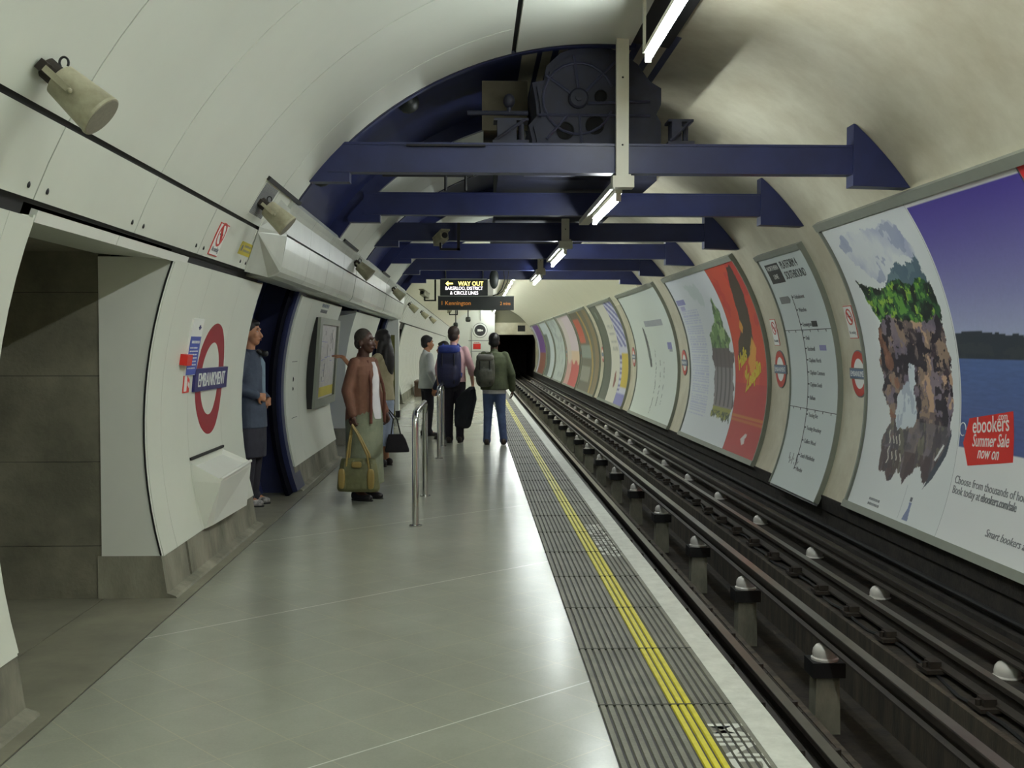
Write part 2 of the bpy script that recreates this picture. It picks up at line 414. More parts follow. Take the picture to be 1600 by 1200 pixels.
# cross passage behind the opening 4.59-6.70: concrete blocks, lintel, soffit
M = MB()
for z0, z1 in ((0, .322), (.326, .838), (.842, 1.363), (1.367, 1.871), (1.875, 2.5)): M.box(-4.6, -2.277, 6.71, 6.95, z0, z1)
M.mi = 1; M.box(-4.6, -2.28, 6.72, 6.96, 0, 2.5); struct('wall_back', M, [CONCB, BLACK])
M = MB(); M.box(-4.6, -2.35, 4.3, 4.57, 0, 2.5); struct('wall_back', M, CONCB)
M = MB(); M.box(-4.7, -4.6, 4.3, 6.9, 0, 2.5); struct('wall_back', M, CONCB)
M = MB(); M.box(-4.6, -2.28, 4.5, 6.8, 2.12, 2.2); M.mi = 1; M.prism([(-1.83, 2.072), (-1.83, 2.085), (-2.29, 2.135), (-2.29, 2.11)], 4.5, 6.715); struct('ceiling', M, [CONCB, ENAMEL])
M = MB(); slab(M, 'L', 4.59, 5.62, 19.95, 20.9, 3.05, 3.08); slab(M, 'L', 5.63, 6.98, 19.95, 20.9, 3.05, 3.08); struct('trim_4', M, ENAMEL2)
# blue recesses behind the platform wall and the blue arch frames over the platform
FR = [(9.2, 12.1), (15.1, 18.0), (20.9, 23.8)]
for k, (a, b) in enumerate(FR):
    M = MB(); slab(M, 'L', a - .1, b + .1, -20, 25, 3.42, 3.5); struct('wall_left', M, mat('recess_blue_paint', S(48, 60, 128), .45, col2=S(40, 50, 108), vscale=2), True)
    M = MB(); slab(M, 'L', a, b, 24, 104, 3.2, 3.23); struct('ceiling', M, BLUE, True)
    o = thing('arch_frame', ['%s navy blue curved steel arch frame over the platform' % q for q in ('nearest', 'second', 'farthest')][k], 'arch', (CX - 3.1, a, 1.0), 0, 'blue steel arch frames')
    L0 = (CX - 3.1, a, 1.0)
    for y0, y1 in ((a, a + .07), (b - .07, b)):
        M = MB(); slab(M, 'L', y0, y1, 30, 96, 3.045, 3.2); rel(build('flange', M, BLUE, o), L0)
    M = MB(); slab(M, 'L', b - .62, b - .12, -19, 34, 3.07, 3.1); slab(M, 'L', b - .60, b - .54, -19, 34, 3.1, 3.42); rel(build('column', M, BLUE, o, True), L0)
    M = MB(); slab(M, 'L', b - .86, b - .63, -19, 30, 3.12, 3.16); rel(build('web_shade_plate', M, mat('web_shade_black', S(10, 11, 22), .95, spec=.05), o, True), L0)  # near-black plate beside the column: shade on its web put into the colour
    for aa in (40.5, 59):
        p = cp('L', a + .75, aa, 3.195); M = MB()
        R_ = Vector((math.cos(rad(aa)), 0, -math.sin(rad(aa)))).to_track_quat('Z', 'Y').to_matrix()
        M.lathe([(.1, 0), (.1, .03), (.085, .07), (.05, .1), (.001, .115)], p, 16, R_); rel(build('domed_bolt_cover', M, SIGNB, o, True), L0)
# white ceiling and fascia between the frames
for (a, b) in ((12.15, 15.05), (18.05, 20.85)):
    cuts = [a, (2*a + b)/3, (a + 2*b)/3, b]
    for i in range(3):
        M = MB(); slab(M, 'L', cuts[i] + .004, cuts[i+1] - .004, 33, 96, 3.05, 3.075); struct('ceiling', M, ENAMEL, True)
    M = MB(); slab(M, 'L', a, b, 10, 101, 3.2, 3.21); struct('ceiling', M, BLACK)
M = MB(); slab(M, 'L', 9.1, 24, 12, 101, 3.52, 3.55); struct('ceiling', M, BLACK)
# arch end board closing the edge of the near vault
M = MB(); slab(M, 'L', 9.15, 9.175, 21, 95, 3.046, 3.22); struct('trim_5', M, BLUED)
# far part of the station: ribbed white panels
M = MB(); slab(M, 'L', 23.9, YF, 34, 101, 3.1, 3.15); struct('ceiling', M, PLFAR, True)
y = 23.9; q = 0
while y < YF - .1:
    y1 = min(y + (.62 if y < 36 else 1.24), YF)
    if not (26.6 < y < 28.6):
        M = MB(); slab(M, 'L', y + .026, y1 - .026, A_BOT, 20.9, 3.05, 3.075, 4); struct('wall_left', M, ENAMEL2, True)
    M = MB(); slab(M, 'L', y + .026, y1 - .026, 21.5, 33.6, 3.05, 3.075, 4); struct('wall_left', M, ENAMEL2, True)
    y = y1
M = MB(); slab(M, 'L', 23.9, 26.6, -16, 34, 3.1, 3.12); slab(M, 'L', 28.9, YF, -16, 34, 3.1, 3.12); slab(M, 'L', 26.6, 28.9, 18, 34, 3.1, 3.12); slab(M, 'L', 26.5, 29.0, -20, 20, 3.4, 3.42); struct('wall_left', M, BLACK)
kerb(23.85, 26.6); kerb(28.9, YF)
M = MB(); M.box(-1.92, -1.70, 23.57, 23.6, .02, 1.78); tag(build('olive_panel', M, mat('olive_panel_paint', S(108, 108, 52), .6, var=.2)), 'tall olive panel facing the camera beyond the last blue recess', 'panel')
M = MB(); M.box(-2.4, -1.62, 23.6, 23.86, .14, 2.13); struct('wall_left', M, ENAMEL2)
M = MB(); M.box(-1.69, -1.60, 23.59, 23.87, 0, .14); struct('baseboard_left', M, BLACK)
# end walls
M = MB()
n = 24; pts = [(1.416, 0)] + [(1.416, CZ + math.sqrt(3.2**2 - .366**2))]
for i in range(n + 1):
    a = 84 + (205 - 84) * i / n; pts.append((CX + 3.2 * math.cos(rad(a)), CZ + 3.2 * math.sin(rad(a))))
M.prism(pts, YF - .4, YF); struct('wall_far', M, ENAMEL2)
M = MB(); M.box(1.416, 4.4, YF + .5, YF + .7, 3.05, 4.4); M.box(1.3, 1.42, YF, YF + 14, -1, 4.4); struct('wall_far', M, mat('grey_recess', S(140, 138, 116), .7))
M = MB(); M.box(1.416, 4.4, YF, YF + .5, 2.28, 3.08); M.box(4.16, 4.4, YF, YF + .5, -1, 2.28); struct('wall_far', M, PLASTER)
M = MB(); M.box(1.3, 4.5, YF + 14, YF + 14.2, -1.5, 4); M.box(4.2, 4.4, YF + .5, YF + 14, -1.5, 2.6); M.box(1.42, 4.4, YF + .5, YF + 14, 2.4, 2.6); struct('wall_far', M, TUNNEL)
M = MB(); M.prism([(CX + 3.6*math.cos(2*PI*i/30), CZ + 3.6*math.sin(2*PI*i/30)) for i in range(30)], YN - .3, YN); struct('wall_near', M, PLASTER)

# ------------------------------------------------------------------ tactile paving
t0 = thing('tactile_paving', 'dark grey ribbed tactile strip along the platform edge', 'paving', (.82, 20, 0))
def ridges(idx, m, name, par):
    M = MB()
    for i in idx:
        x0 = .536 + .0343 * i; M.add([(x0 + .003, YN, -.004), (x0 + .0065, YN, .003), (x0 + .0265, YN, .003), (x0 + .030, YN, -.004),
                                     (x0 + .003, YF, -.004), (x0 + .0065, YF, .003), (x0 + .0265, YF, .003), (x0 + .030, YF, -.004)],
                                    [(0,1,5,4), (1,2,6,5), (2,3,7,6)])
    o = build(name, M, m, par); o.location = (-.82, -20, 0); return o
ridges([i for i in range(17) if i not in (9, 10, 11)], RIDGE, 'ridge_block', t0)
o = ridges([9, 10, 11], YELLOW, 'yellow_line', t0); o['label'] = 'yellow painted line on three ridges'
M = MB(); y = 4.62 - .872 * 19
while y < YF:
    M.box(.534, 1.112, y - .006, y + .006, -.004, .0036); y += .872
o = build('block_joint', M, GROOVE, t0); o.location = (-.82, -20, 0); o['kind'] = 'stuff'
# platform lettering MIND THE GAP, broken by the grooves
def gap_text(y_start, label):
    vs, fs = text_me('MIND THE GAP', .2, 1, 0, .004)
    x1 = max(a for a, _ in vs); y1 = max(b for _, b in vs)
    bm = bmesh.new(); V = [bm.verts.new((.955 + b / y1 * .14, y_start - a / x1 * 1.43, .0036)) for a, b in vs]
    for f in fs:
        try: bm.faces.new([V[i] for i in f])
        except ValueError: pass
    for i in range(12, 17):
        for xx in (.536 + .0343*i + .0045, .536 + .0343*i + .0285):
            bmesh.ops.bisect_plane(bm, geom=bm.verts[:] + bm.edges[:] + bm.faces[:], plane_co=(xx, 0, 0), plane_no=(1, 0, 0))
    kill = [f for f in bm.faces if not (.0045 <= ((f.calc_center_median().x - .536) % .0343) <= .0285)]
    bmesh.ops.delete(bm, geom=kill, context='FACES')
    me = bpy.data.meshes.new('mind_the_gap_lettering'); bm.to_mesh(me); bm.free()
    tag(link('mind_the_gap_lettering', me, EDGE), label, 'lettering', 'platform lettering')
gap_text(9.34, 'worn white painted platform lettering farther from the camera, beside the yellow line')
gap_text(4.38, 'white painted platform lettering at the bottom of the view, beside the yellow line')

# ------------------------------------------------------------------ rails
def rail(name, x, zt, label, cat, running=True, chairs=None):
    loc = (x, 10, zt); o = thing(name, label, cat, loc)
    if running: pr = [(-.034, 0), (.034, 0), (.036, -.03), (.012, -.045), (.010, -.105), (.06, -.125), (.06, -.14), (-.06, -.14), (-.06, -.125), (-.010, -.105), (-.012, -.045), (-.036, -.03)]
    else: pr = [(-.04, 0), (.04, 0), (.043, -.006), (.043, -.05), (.03, -.06), (.03, -.085), (.06, -.1), (.06, -.115), (-.06, -.115), (-.06, -.1), (-.03, -.085), (-.03, -.06), (-.043, -.05), (-.043, -.006)]
    M = MB(); M.prism([(x + a, zt + b) for a, b in pr], YN, YF + 13.5); rel(build('rail_web', M, RUST, o), loc)
    M = MB(); wd = .03 if running else .036; M.box(x - wd, x + wd, YN, YF + 13.5, zt - .002, zt + .0015); rel(build('worn_top', M, STEEL, o), loc)
    if chairs:
        base = None; y = 4.2; k = 0
        while k < chairs:
            M = MB() if base is None else None
            if base is None:
                M.box(-.17, .17, -.09, .09, -.165, -.138); M.box(.05, .13, -.05, .05, -.138, -.09); M.box(-.13, -.05, -.05, .05, -.138, -.09)
                for sx in (-.145, .145): M.tube([(sx, 0, -.14), (sx, 0, -.10)], .02, 8)
                c = base = build('rail_chair', M, RUST, o)
            else: c = base.copy(); COL.objects.link(c); c.parent = o
            c.location = (0, y - 10, 0); y += .8; k += 1
    return o
rail('running_rail', 1.84, -.55, 'running rail nearest the platform edge', 'rail', True, 12)
rail('running_rail', 3.285, -.55, 'running rail on the far side of the pit, below the posters', 'rail', True, 60)
rail('conductor_rail', 2.60, -.51, 'centre conductor rail on a row of white insulator pots', 'rail', False)
rail('conductor_rail', 3.70, -.50, 'outer conductor rail along the foot of the dark right wall', 'rail', False)
# insulator pots on short concrete posts
def pot_proto(post):
    t = thing('insulator_pot', '', 'insulator', (0, 0, 0))
    M = MB(); M.lathe([(.088, -.11), (.09, -.08), (.084, -.05), (.066, -.026), (.04, -.014), (.01, -.01)], (0,0,0), 18); M.lathe([(.1, -.135), (.1, -.115), (.088, -.105)], (0,0,0), 18); build('ceramic_cap', M, CERAM, t, True)
    M = MB(); M.box(-.12, .12, -.11, .11, -.24, -.13); build('base_block', M, BLACK, t)
    if post: M = MB(); M.prism([(-.085, -.24), (.085, -.24), (.095, -.665), (-.095, -.665)], -.08, .08); build('concrete_post', M, CONC, t)
    return t
yc = [7.86, 10.2, 12.4, 14.85] + [17.2 + 2.36 * i for i in range(23)]
yo = [7.33, 9.7, 11.6, 13.83] + [16.1 + 2.3 * i for i in range(24)]
for ys, xx, zz, post, lab in ((yc, 2.585, -.63, True, 'under the centre conductor rail'), (yo, 3.69, -.62, False, 'under the outer conductor rail by the right wall')):
    pr = None
    for i, yy in enumerate([5.2 if post else 4.9] + ys):
        l = ('distant white insulator pot %s' % lab) if i > 10 else '%s white insulator pot %s' % ((['closest'] + ['second', 'third', 'fourth', 'fifth', 'sixth', 'seventh', 'eighth', 'ninth', 'tenth'])[i-1] if i else 'first', lab)
        if i == 0: l = 'foremost white insulator pot ' + lab
        g = 'insulator pots ' + lab
        if pr is None: pr = pot_proto(post); pr.location = (xx, yy, zz); pr['label'] = l; pr['group'] = g
        else: dup(pr, (xx, yy, zz), l, g)
# loose cable on the shelf beside the far running rail
pts = []
for i in range(150):
    yy = 3.5 + i * .28; pts.append((3.18 + .035 * math.sin(yy * 2.6) + .02 * math.sin(yy * 7.1), yy, -.72 + .012 * math.sin(yy * 5)))
M = MB(); M.tube(pts, .013, 6); tag(build('track_cable', M, BLACK, None, True), 'thin black cable wandering beside the far running rail', 'cable')
M = MB(); M.tube([(4.0, YN, -.5), (4.0, YF, -.5)], .022, 8); tag(build('wall_cable', M, BLACK), 'black cable along the sooty wall below the posters', 'cable')
M = MB(); M.add([(2.92, 6.5, -.73), (3.04, 6.9, -.73), (3.08, 7.5, -.73), (2.98, 7.1, -.725)], [(0,1,2,3)])
for i, yy in enumerate((12.2, 9.6, 15.9, 21.7, 28.4)):
    M = MB(); M.box(4.03, 4.055, yy, yy + .05, -.34, -.16); tag(build('wall_bracket', M, ALU), '%s short grey strap on the sooty wall under the posters' % (['second nearest', 'nearest', 'third nearest', 'fourth nearest', 'fifth nearest'][i]), 'bracket', 'straps below the posters')

# ------------------------------------------------------------------ blue beams across the tunnel
BY = [9.12, 12.05, 14.98, 18.0, 20.8, 23.6]
def beam_proto():
    t = thing('tie_beam', '', 'beam', (0, 0, 0)); 
    M = MB(); M.box(-1.2, 3.17, -.07, .07, 3.205, 3.225); M.box(-1.2, 3.17, -.07, .07, 2.98, 3.0); M.box(-1.2, 3.17, -.062, -.045, 3.0, 3.205)
    for x in (-.9, .2, 1.6, 2.6): M.box(x, x + .012, -.045, .06, 3.0, 3.205)
    build('girder', M, BLUE, t)
    M = MB(); pts = [(3.17, 3.4), (3.17, 2.885)]
    for i in range(9):
        a = 35.4 + (48 - 35.4) * i / 8; pts.append((CX + 3.195 * math.cos(rad(a)), CZ + 3.195 * math.sin(rad(a))))
    M.prism(pts, -.085, .085); build('wall_gusset', M, BLUE, t)
    M = MB(); pts = [(-1.02, 3.2), (-1.02, 2.9), (-1.36, 2.9)]
    for i in range(5):
        a = 141.5 - 6 * i / 4; pts.append((CX + 3.1 * math.cos(rad(a)), CZ + 3.1 * math.sin(rad(a))))
    M.prism(pts, -.06, .08); build('arch_gusset', M, BLUE, t); return t
bp_ = None
for i, yy in enumerate(BY):
    l = '%s navy blue steel tie beam across the tunnel' % (ORD[i] if i < 5 else 'farthest')
    if bp_ is None: bp_ = beam_proto(); bp_.location = (0, yy, 0); bp_['label'] = l; bp_['group'] = 'navy tie beams'
    else: dup(bp_, (0, yy, 0), l, 'navy tie beams')
# machinery on the first beam
t = thing('tunnel_fan', 'big dark blue drum shaped fan housing sitting on the nearest tie beam', 'machine', (1.04, 9.3, 3.23))
L0 = (1.04, 9.3, 3.23)
def dome(xs, y0, y1, shrink=1.0):
    M = MB(); pts = [(.5, 3.23), (.5, 3.30), (.47, 3.42), (.54, 3.5), (.53, 3.62), (.50, 3.78), (.60, 3.80), (.62, 3.92), (.74, 4.03), (.9, 4.09), (1.08, 4.1), (1.26, 4.04), (1.4, 3.94), (1.5, 3.80), (1.6, 3.74), (1.6, 3.6), (1.56, 3.52), (1.6, 3.45), (1.6, 3.23)]
    pts = [(1.04 + (a - 1.04) * shrink, 3.23 + (b - 3.23) * shrink) for a, b in pts]; M.prism(pts, y0, y1); return M
rel(build('drum_casing', dome(0, 9.3, 10.9), BLUED, t), L0)
rel(build('front_plate', dome(0, 9.27, 9.3, .93), BLUED, t), L0)
Ry = Matrix.Rotation(PI/2, 3, 'X')
M = MB(); M.lathe([(.085, 0), (.085, .03), (.07, .045), (.03, .05), (.03, .07), (.001, .075)], (.89, 9.27, 3.64), 20, Ry); rel(build('hub', M, BLUED, t, True), L0)
for (x, z, r) in ((.78, 3.37, .075), (1.03, 3.42, .08), (1.08, 3.66, .055)):
    M = MB(); M.lathe([(r, 0), (r, .012), (r * .86, .014), (r * .84, .004), (.001, .003)], (x, 9.268, z), 20, Ry); rel(build('port_hole', M, mat('port_hole_black', S(6, 6, 8), .9), t, True), L0)
M = MB()
for a, b in (((.55, 3.5), (1.5, 3.5)), ((.89, 3.64), (.62, 3.83)), ((.89, 3.64), (1.2, 3.95)), ((.9, 3.5), (.92, 3.25)), ((.62, 3.3), (.8, 3.5)), ((.89, 3.72), (.85, 4.0)), ((.97, 3.6), (1.5, 3.62)), ((1.25, 3.5), (1.3, 3.28))):
    M.tube([(a[0], 9.262, a[1]), (b[0], 9.262, b[1])], .013, 6)
M.tube([(.89 + .3*math.cos(rad(q)), 9.262, 3.64 + .3*math.sin(rad(q))) for q in range(20, 341, 16)], .012, 6)
rel(build('stiffening_rib', M, mat('worn_grey_blue', S(52, 54, 76), .55), t), L0)
for nm, x0, x1, lb in (('machine_bracket', .16, .46, 'dark steel bracket left of the fan drum on the nearest beam'), ('machine_bracket', 1.62, 1.84, 'dark steel bracket right of the fan drum on the nearest beam')):
    M = MB(); M.box(x0, x1, 9.05, 9.35, 3.225, 3.25); M.box(x0 + .04, x1 - .1, 9.1, 9.3, 3.25, 3.42); M.box(x0 + .01, x1, 9.1, 9.3, 3.42, 3.44); M.tube([(x0 + .02, 9.06, 3.25), (x1 - .03, 9.06, 3.42)], .014, 6)
    M.tube([(x1 - .06, 9.15, 3.25), (x1 - .06, 9.15, 3.4)], .025, 8); tag(build(nm, M, BLUED), lb, 'bracket')
M = MB(); M.box(.1, .46, 10.1, 10.9, 3.55, 3.96); M.box(.08, .5, 10.08, 10.12, 3.53, 3.98); tag(build('duct_box', M, mat('beige_duct', S(112, 104, 82), .7, var=.3)), 'dusty beige duct box under the crown behind the nearest beam', 'duct')
M = MB(); M.prism([(-.75, 3.24), (.45, 3.24), (.45, 3.44), (.2, 3.44)], 10.3, 10.8); tag(build('sloping_duct', M, mat('olive_duct', S(96, 88, 50), .7, var=.3)), 'olive sloping duct left of the fan drum', 'duct')
M = MB(); M.tube([(-.05, 9.2, 3.5), (.46, 9.2, 3.5)], .02, 8); M.sq((.3, 9.2, 3.6), (.05, .05, .06)); M.tube([(.3, 9.2, 3.5), (.3, 9.2, 3.56)], .02, 8); tag(build('pipe_valve', M, BLUED, None, True), 'dark pipe with a round valve beside the fan drum', 'pipe')
M = MB(); M.box(-.55, .1, 9.02, 9.05, 3.19, 3.205); tag(build('cable_clip_bar', M, BLACK), 'short black bar under the top edge of the nearest beam', 'bar')
for i, (y, x0, x1, z) in enumerate(((11.5, -.95, .0, 3.335),)):
    M = MB(); M.tube([(x0, y, z), (x1, y, z)], .018, 8)
    for x in (x0 + .66, x0 + .87): M.tube([(x, y, z), (x, y, z - .16)], .018, 6)
    tag(build('conduit', M, BLACK), 'black conduit with two hangers above the %s beam' % ('second', 'third')[i], 'conduit')
M = MB(); M.box(.32, 1.9, 11.3, 13.6, 3.26, 3.62); M.box(.25, .32, 11.2, 13.7, 3.24, 3.7); tag(build('cable_tray', M, BLUED), 'dark blue cable tray lying across the second and third beams', 'tray')
M = MB(); M.box(.3, 1.8, 14.4, 19.6, 3.26, 3.5); tag(build('cable_tray', M, BLUED), 'dark blue cable tray beyond the third beam', 'tray')

# ------------------------------------------------------------------ fluorescent lamps
M = MB(); M.box(1.19, 1.27, YN, 9.0, 4.09, 4.17); tag(build('lighting_rail', M, mat('dark_blue_grey_trunking', S(70, 74, 96), .5)), 'dark blue grey lighting trunking under the crown of the near vault', 'trunking')
def lamp(y0, ln, z, label, group, hang):
    t = thing('fluorescent_lamp', label, 'lamp', (LAMP_X, y0, z), 0, group); L0 = (LAMP_X, y0, z)
    M = MB(); M.box(LAMP_X - .03, LAMP_X + .03, y0 - .03, y0 + ln + .03, z + .045, z + .08); rel(build('batten_body', M, WPAINT, t), L0)
    M = MB(); M.tube([(LAMP_X, y0, z), (LAMP_X, y0 + ln, z)], .019, 12); rel(build('tube', M, TUBEM, t, True), L0)
    for yy in (y0, y0 + ln):
        M = MB(); M.box(LAMP_X - .022, LAMP_X + .022, yy - .012, yy + .012, z - .022, z + .05); rel(build('tube_holder', M, WPAINT, t), L0)
    if hang:
        for yy in (y0 + .1, y0 + ln - .0):
            M = MB(); M.box(LAMP_X - .035, LAMP_X - .02, yy - .03, yy + .03, z + .05, hang); rel(build('hanger_plate', M, WPAINT, t), L0)
    return t
for i, (y0, ln) in enumerate(LAMPS_HIGH):
    lamp(y0, ln, 3.63, 'bright fluorescent tube lamp at the top edge of the view' if y0 > 6 else 'fluorescent tube lamp hung from the near vault', 'near vault lamps', 4.09)
for i, (y0, ln) in enumerate(LAMPS_LOW):
    lamp(y0, ln, 2.835, '%s fluorescent tube lamp hung below the blue beams' % ORD[i], 'lamps under the beams', None)
for i, (y0, ln) in enumerate(LAMPS_FAR):
    lamp(y0, ln, 3.63, 'fluorescent tube lamp in the far white part of the tunnel', 'far lamps', 4.18)
for i, (yy, zt) in enumerate(((9.0, 4.088), (14.55, 3.24), (19.95, 3.24))):
    t = thing('lamp_post_drop', '%s cream drop post carrying the lamp under the beams' % ORD[i], 'post', (1.226, yy, 2.83), 0, 'cream drop posts'); L0 = (1.226, yy, 2.83)
    M = MB(); M.box(1.175, 1.277, yy - .03, yy + .03, 2.92, zt); rel(build('post', M, WPAINT, t), L0)
    M = MB(); M.box(1.14, 1.315, yy - .09, yy + .06, 2.845, 2.94); rel(build('junction_box', M, WPAINT, t), L0)
    M = MB(); M.box(1.20, 1.31, yy + .06, yy + 3.4, 2.92, 2.975); rel(build('trunking', M, WPAINT, t), L0)
    M = MB()
    for z in ((3.75, 3.2) if i == 0 else (3.1,)): M.sq((1.226, yy - .031, z), (.008, .004, .008))
    rel(build('screw', M, BLACK, t), L0)

# ================================================================== POSTERS AND SIGNS
_P = rng.rand(64, 64)
def vnoise(x, y):
    xi = np.floor(x).astype(int); yi = np.floor(y).astype(int); fx = x - xi; fy = y - yi
    fx = fx*fx*(3-2*fx); fy = fy*fy*(3-2*fy); g = lambda a, b: _P[a % 64, b % 64]
    return (g(xi, yi)*(1-fx) + g(xi+1, yi)*fx)*(1-fy) + (g(xi, yi+1)*(1-fx) + g(xi+1, yi+1)*fx)*fy
def fbm(x, y, o=4):
    t = 0; a = .5; s_ = 0
    for i in range(o): t = t + a * vnoise(x * 2**i + 7.3*i, y * 2**i + 3.1*i); s_ += a; a *= .55
    return t / s_
def inpoly(U, V, P):
    r = np.zeros(U.shape, bool); n = len(P)
    for i in range(n):
        x1, y1 = P[i]; x2, y2 = P[(i+1) % n]
        c = ((y1 > V) != (y2 > V)) & (U < (x2 - x1) * (V - y1) / ((y2 - y1) if abs(y2 - y1) > 1e-9 else 1e-9) + x1); r ^= c
    return r
def painted(name, yl, yr, a0, a1, r, step, fn, parent=None):
    """printed sheet on the right wall: yl is the reader's left edge; fn(Y, A) -> rgb 0..255"""
    nu = max(2, int(abs(yl - yr) / step)); nv = max(2, int(abs(rad(a1 - a0)) * 3.2 / step))
    Y, A = np.meshgrid(np.linspace(yl, yr, nu + 1), np.linspace(a0, a1, nv + 1))
    C = fn(Y, A) / 255.0; C = np.clip(C, 0, 1); C = np.where(C <= .04045, C / 12.92, ((C + .055) / 1.055) ** 2.4)
    vs = np.stack([CX + r * np.cos(np.radians(A)), Y, CZ + r * np.sin(np.radians(A))], -1).reshape(-1, 3)
    i, j = np.meshgrid(np.arange(nu), np.arange(nv)); b = (j * (nu + 1) + i).reshape(-1)
    F = np.stack([b, b + nu + 1, b + nu + 2, b + 1], -1)
    me = bpy.data.meshes.new(name); me.vertices.add(len(vs)); me.vertices.foreach_set('co', vs.reshape(-1))
    me.loops.add(F.size); me.loops.foreach_set('vertex_index', F.reshape(-1)); me.polygons.add(len(F))
    me.polygons.foreach_set('loop_start', np.arange(0, F.size, 4)); me.update(calc_edges=True)
    at = me.color_attributes.new('print', 'FLOAT_COLOR', 'POINT')
    at.data.foreach_set('color', np.concatenate([C.reshape(-1, 3), np.ones((len(vs), 1))], 1).reshape(-1).astype(np.float32))
    return link(name, me, PRINT, parent, 'all')
def canvas(Y, c): return np.ones(Y.shape + (3,)) * np.array(c, float)
def put(C, mask, col, k=1.0):
    col = np.array(col, float); m = (mask.astype(float) * k)[..., None]; return C * (1 - m) + col * m
A_PT, A_PB = 33.6, -20.9      # printed area
def board(name, y0, y1, label, top=35.2, bot=-22.3, inner=(A_PB, A_PT), fr=.035):
    """frame of a poster site; y0 (near) < y1 (far)"""
    t = thing(name, label, 'billboard', (4.0, y1, -.2), 0, 'poster sites on the right wall'); L0 = (4.0, y1, -.2)
    M = MB(); slab(M, 'R', y0, y1, inner[1], top, 3.13, 3.2); slab(M, 'R', y0, y1, bot, inner[0], 3.13, 3.2)
    slab(M, 'R', y0, y0 + fr, inner[0], inner[1], 3.14, 3.2); slab(M, 'R', y1 - fr, y1, inner[0], inner[1], 3.14, 3.2)
    rel(build('frame', M, ALU, t, True), L0)
    M = MB(); slab(M, 'R', y0 + .02, y1 - .02, inner[0] - .5, inner[1] + .5, 3.165, 3.2); rel(build('backing_board', M, GREY, t, True), L0)
    return t
RP = 3.16
def sheet(name, yl, yr, step, fn, label):
    o = painted(name, yl, yr, A_PB, A_PT, RP, step, fn); return tag(o, label, 'poster')

# --- site 0 (nearest)
board('poster_site', 5.2, 11.53, 'nearest grey framed poster site, cut by the right edge of the view')
cloud = [(11.24,29.3),(11.1,31),(10.8,31.8),(10.6,30.9),(10.4,31.5),(10.1,31.0),(9.8,32),(9.66,30.8),(9.6,28),(9.52,26),(9.56,24.2),(9.8,25.4),(10.0,26.2),(10.2,23.5),(10.35,21.6),(10.6,21.2),(10.85,23.5),(11.1,26.3)]
mount = [(10.66,19.6),(10.5,20.6),(10.36,22.0),(10.25,22.8),(10.1,24.7),(10.0,24.9),(9.9,23.9),(9.77,23.5),(9.68,24.6),(9.59,25.2),(9.56,23.4),(9.5,20),(9.5,16),(10.7,16)]
green = [(11.2,22.4),(10.95,21.1),(10.63,20.0),(10.4,20.8),(10.2,21.4),(9.9,20.6),(9.7,21.2),(9.48,20.4),(9.44,16.5),(9.42,14.2),(9.7,12.6),(10.2,12.6),(10.88,13.8),(10.95,15.5),(11.08,18)]
rocks = [(10.93,14),(10.65,15.4),(10.2,13.9),(9.8,13.4),(9.56,14.9),(9.42,13.3),(9.47,10),(9.40,7.5),(9.43,5),(9.39,2),(9.40,-1.3),(9.44,-3),(9.41,-4.6),(9.44,-6.5),(9.6,-10),(9.80,-13.6),(9.87,-12.6),(9.93,-11.4),(10.04,-11.0),(10.14,-12.4),(10.25,-14.9),(10.36,-13.0),(10.5,-12.6),(10.62,-15.2),(10.76,-13.4),(10.92,-13.2),(10.97,-10.5),(10.98,-8.4),(10.93,-6.2),(10.8,-4.5),(10.84,-2.5),(10.95,-.8),(11.07,1),(11.02,3.4),(11.08,6.5),(11.0,9),(11.03,11.5)]
fall = [(10.33,6.6),(10.22,6.4),(10.20,3.6),(10.28,2.4),(10.22,-.6),(10.16,-2.2),(10.28,-4.8),(10.62,-5.5),(10.72,-2.4),(10.62,1.2),(10.50,2.6),(10.36,3.4)]
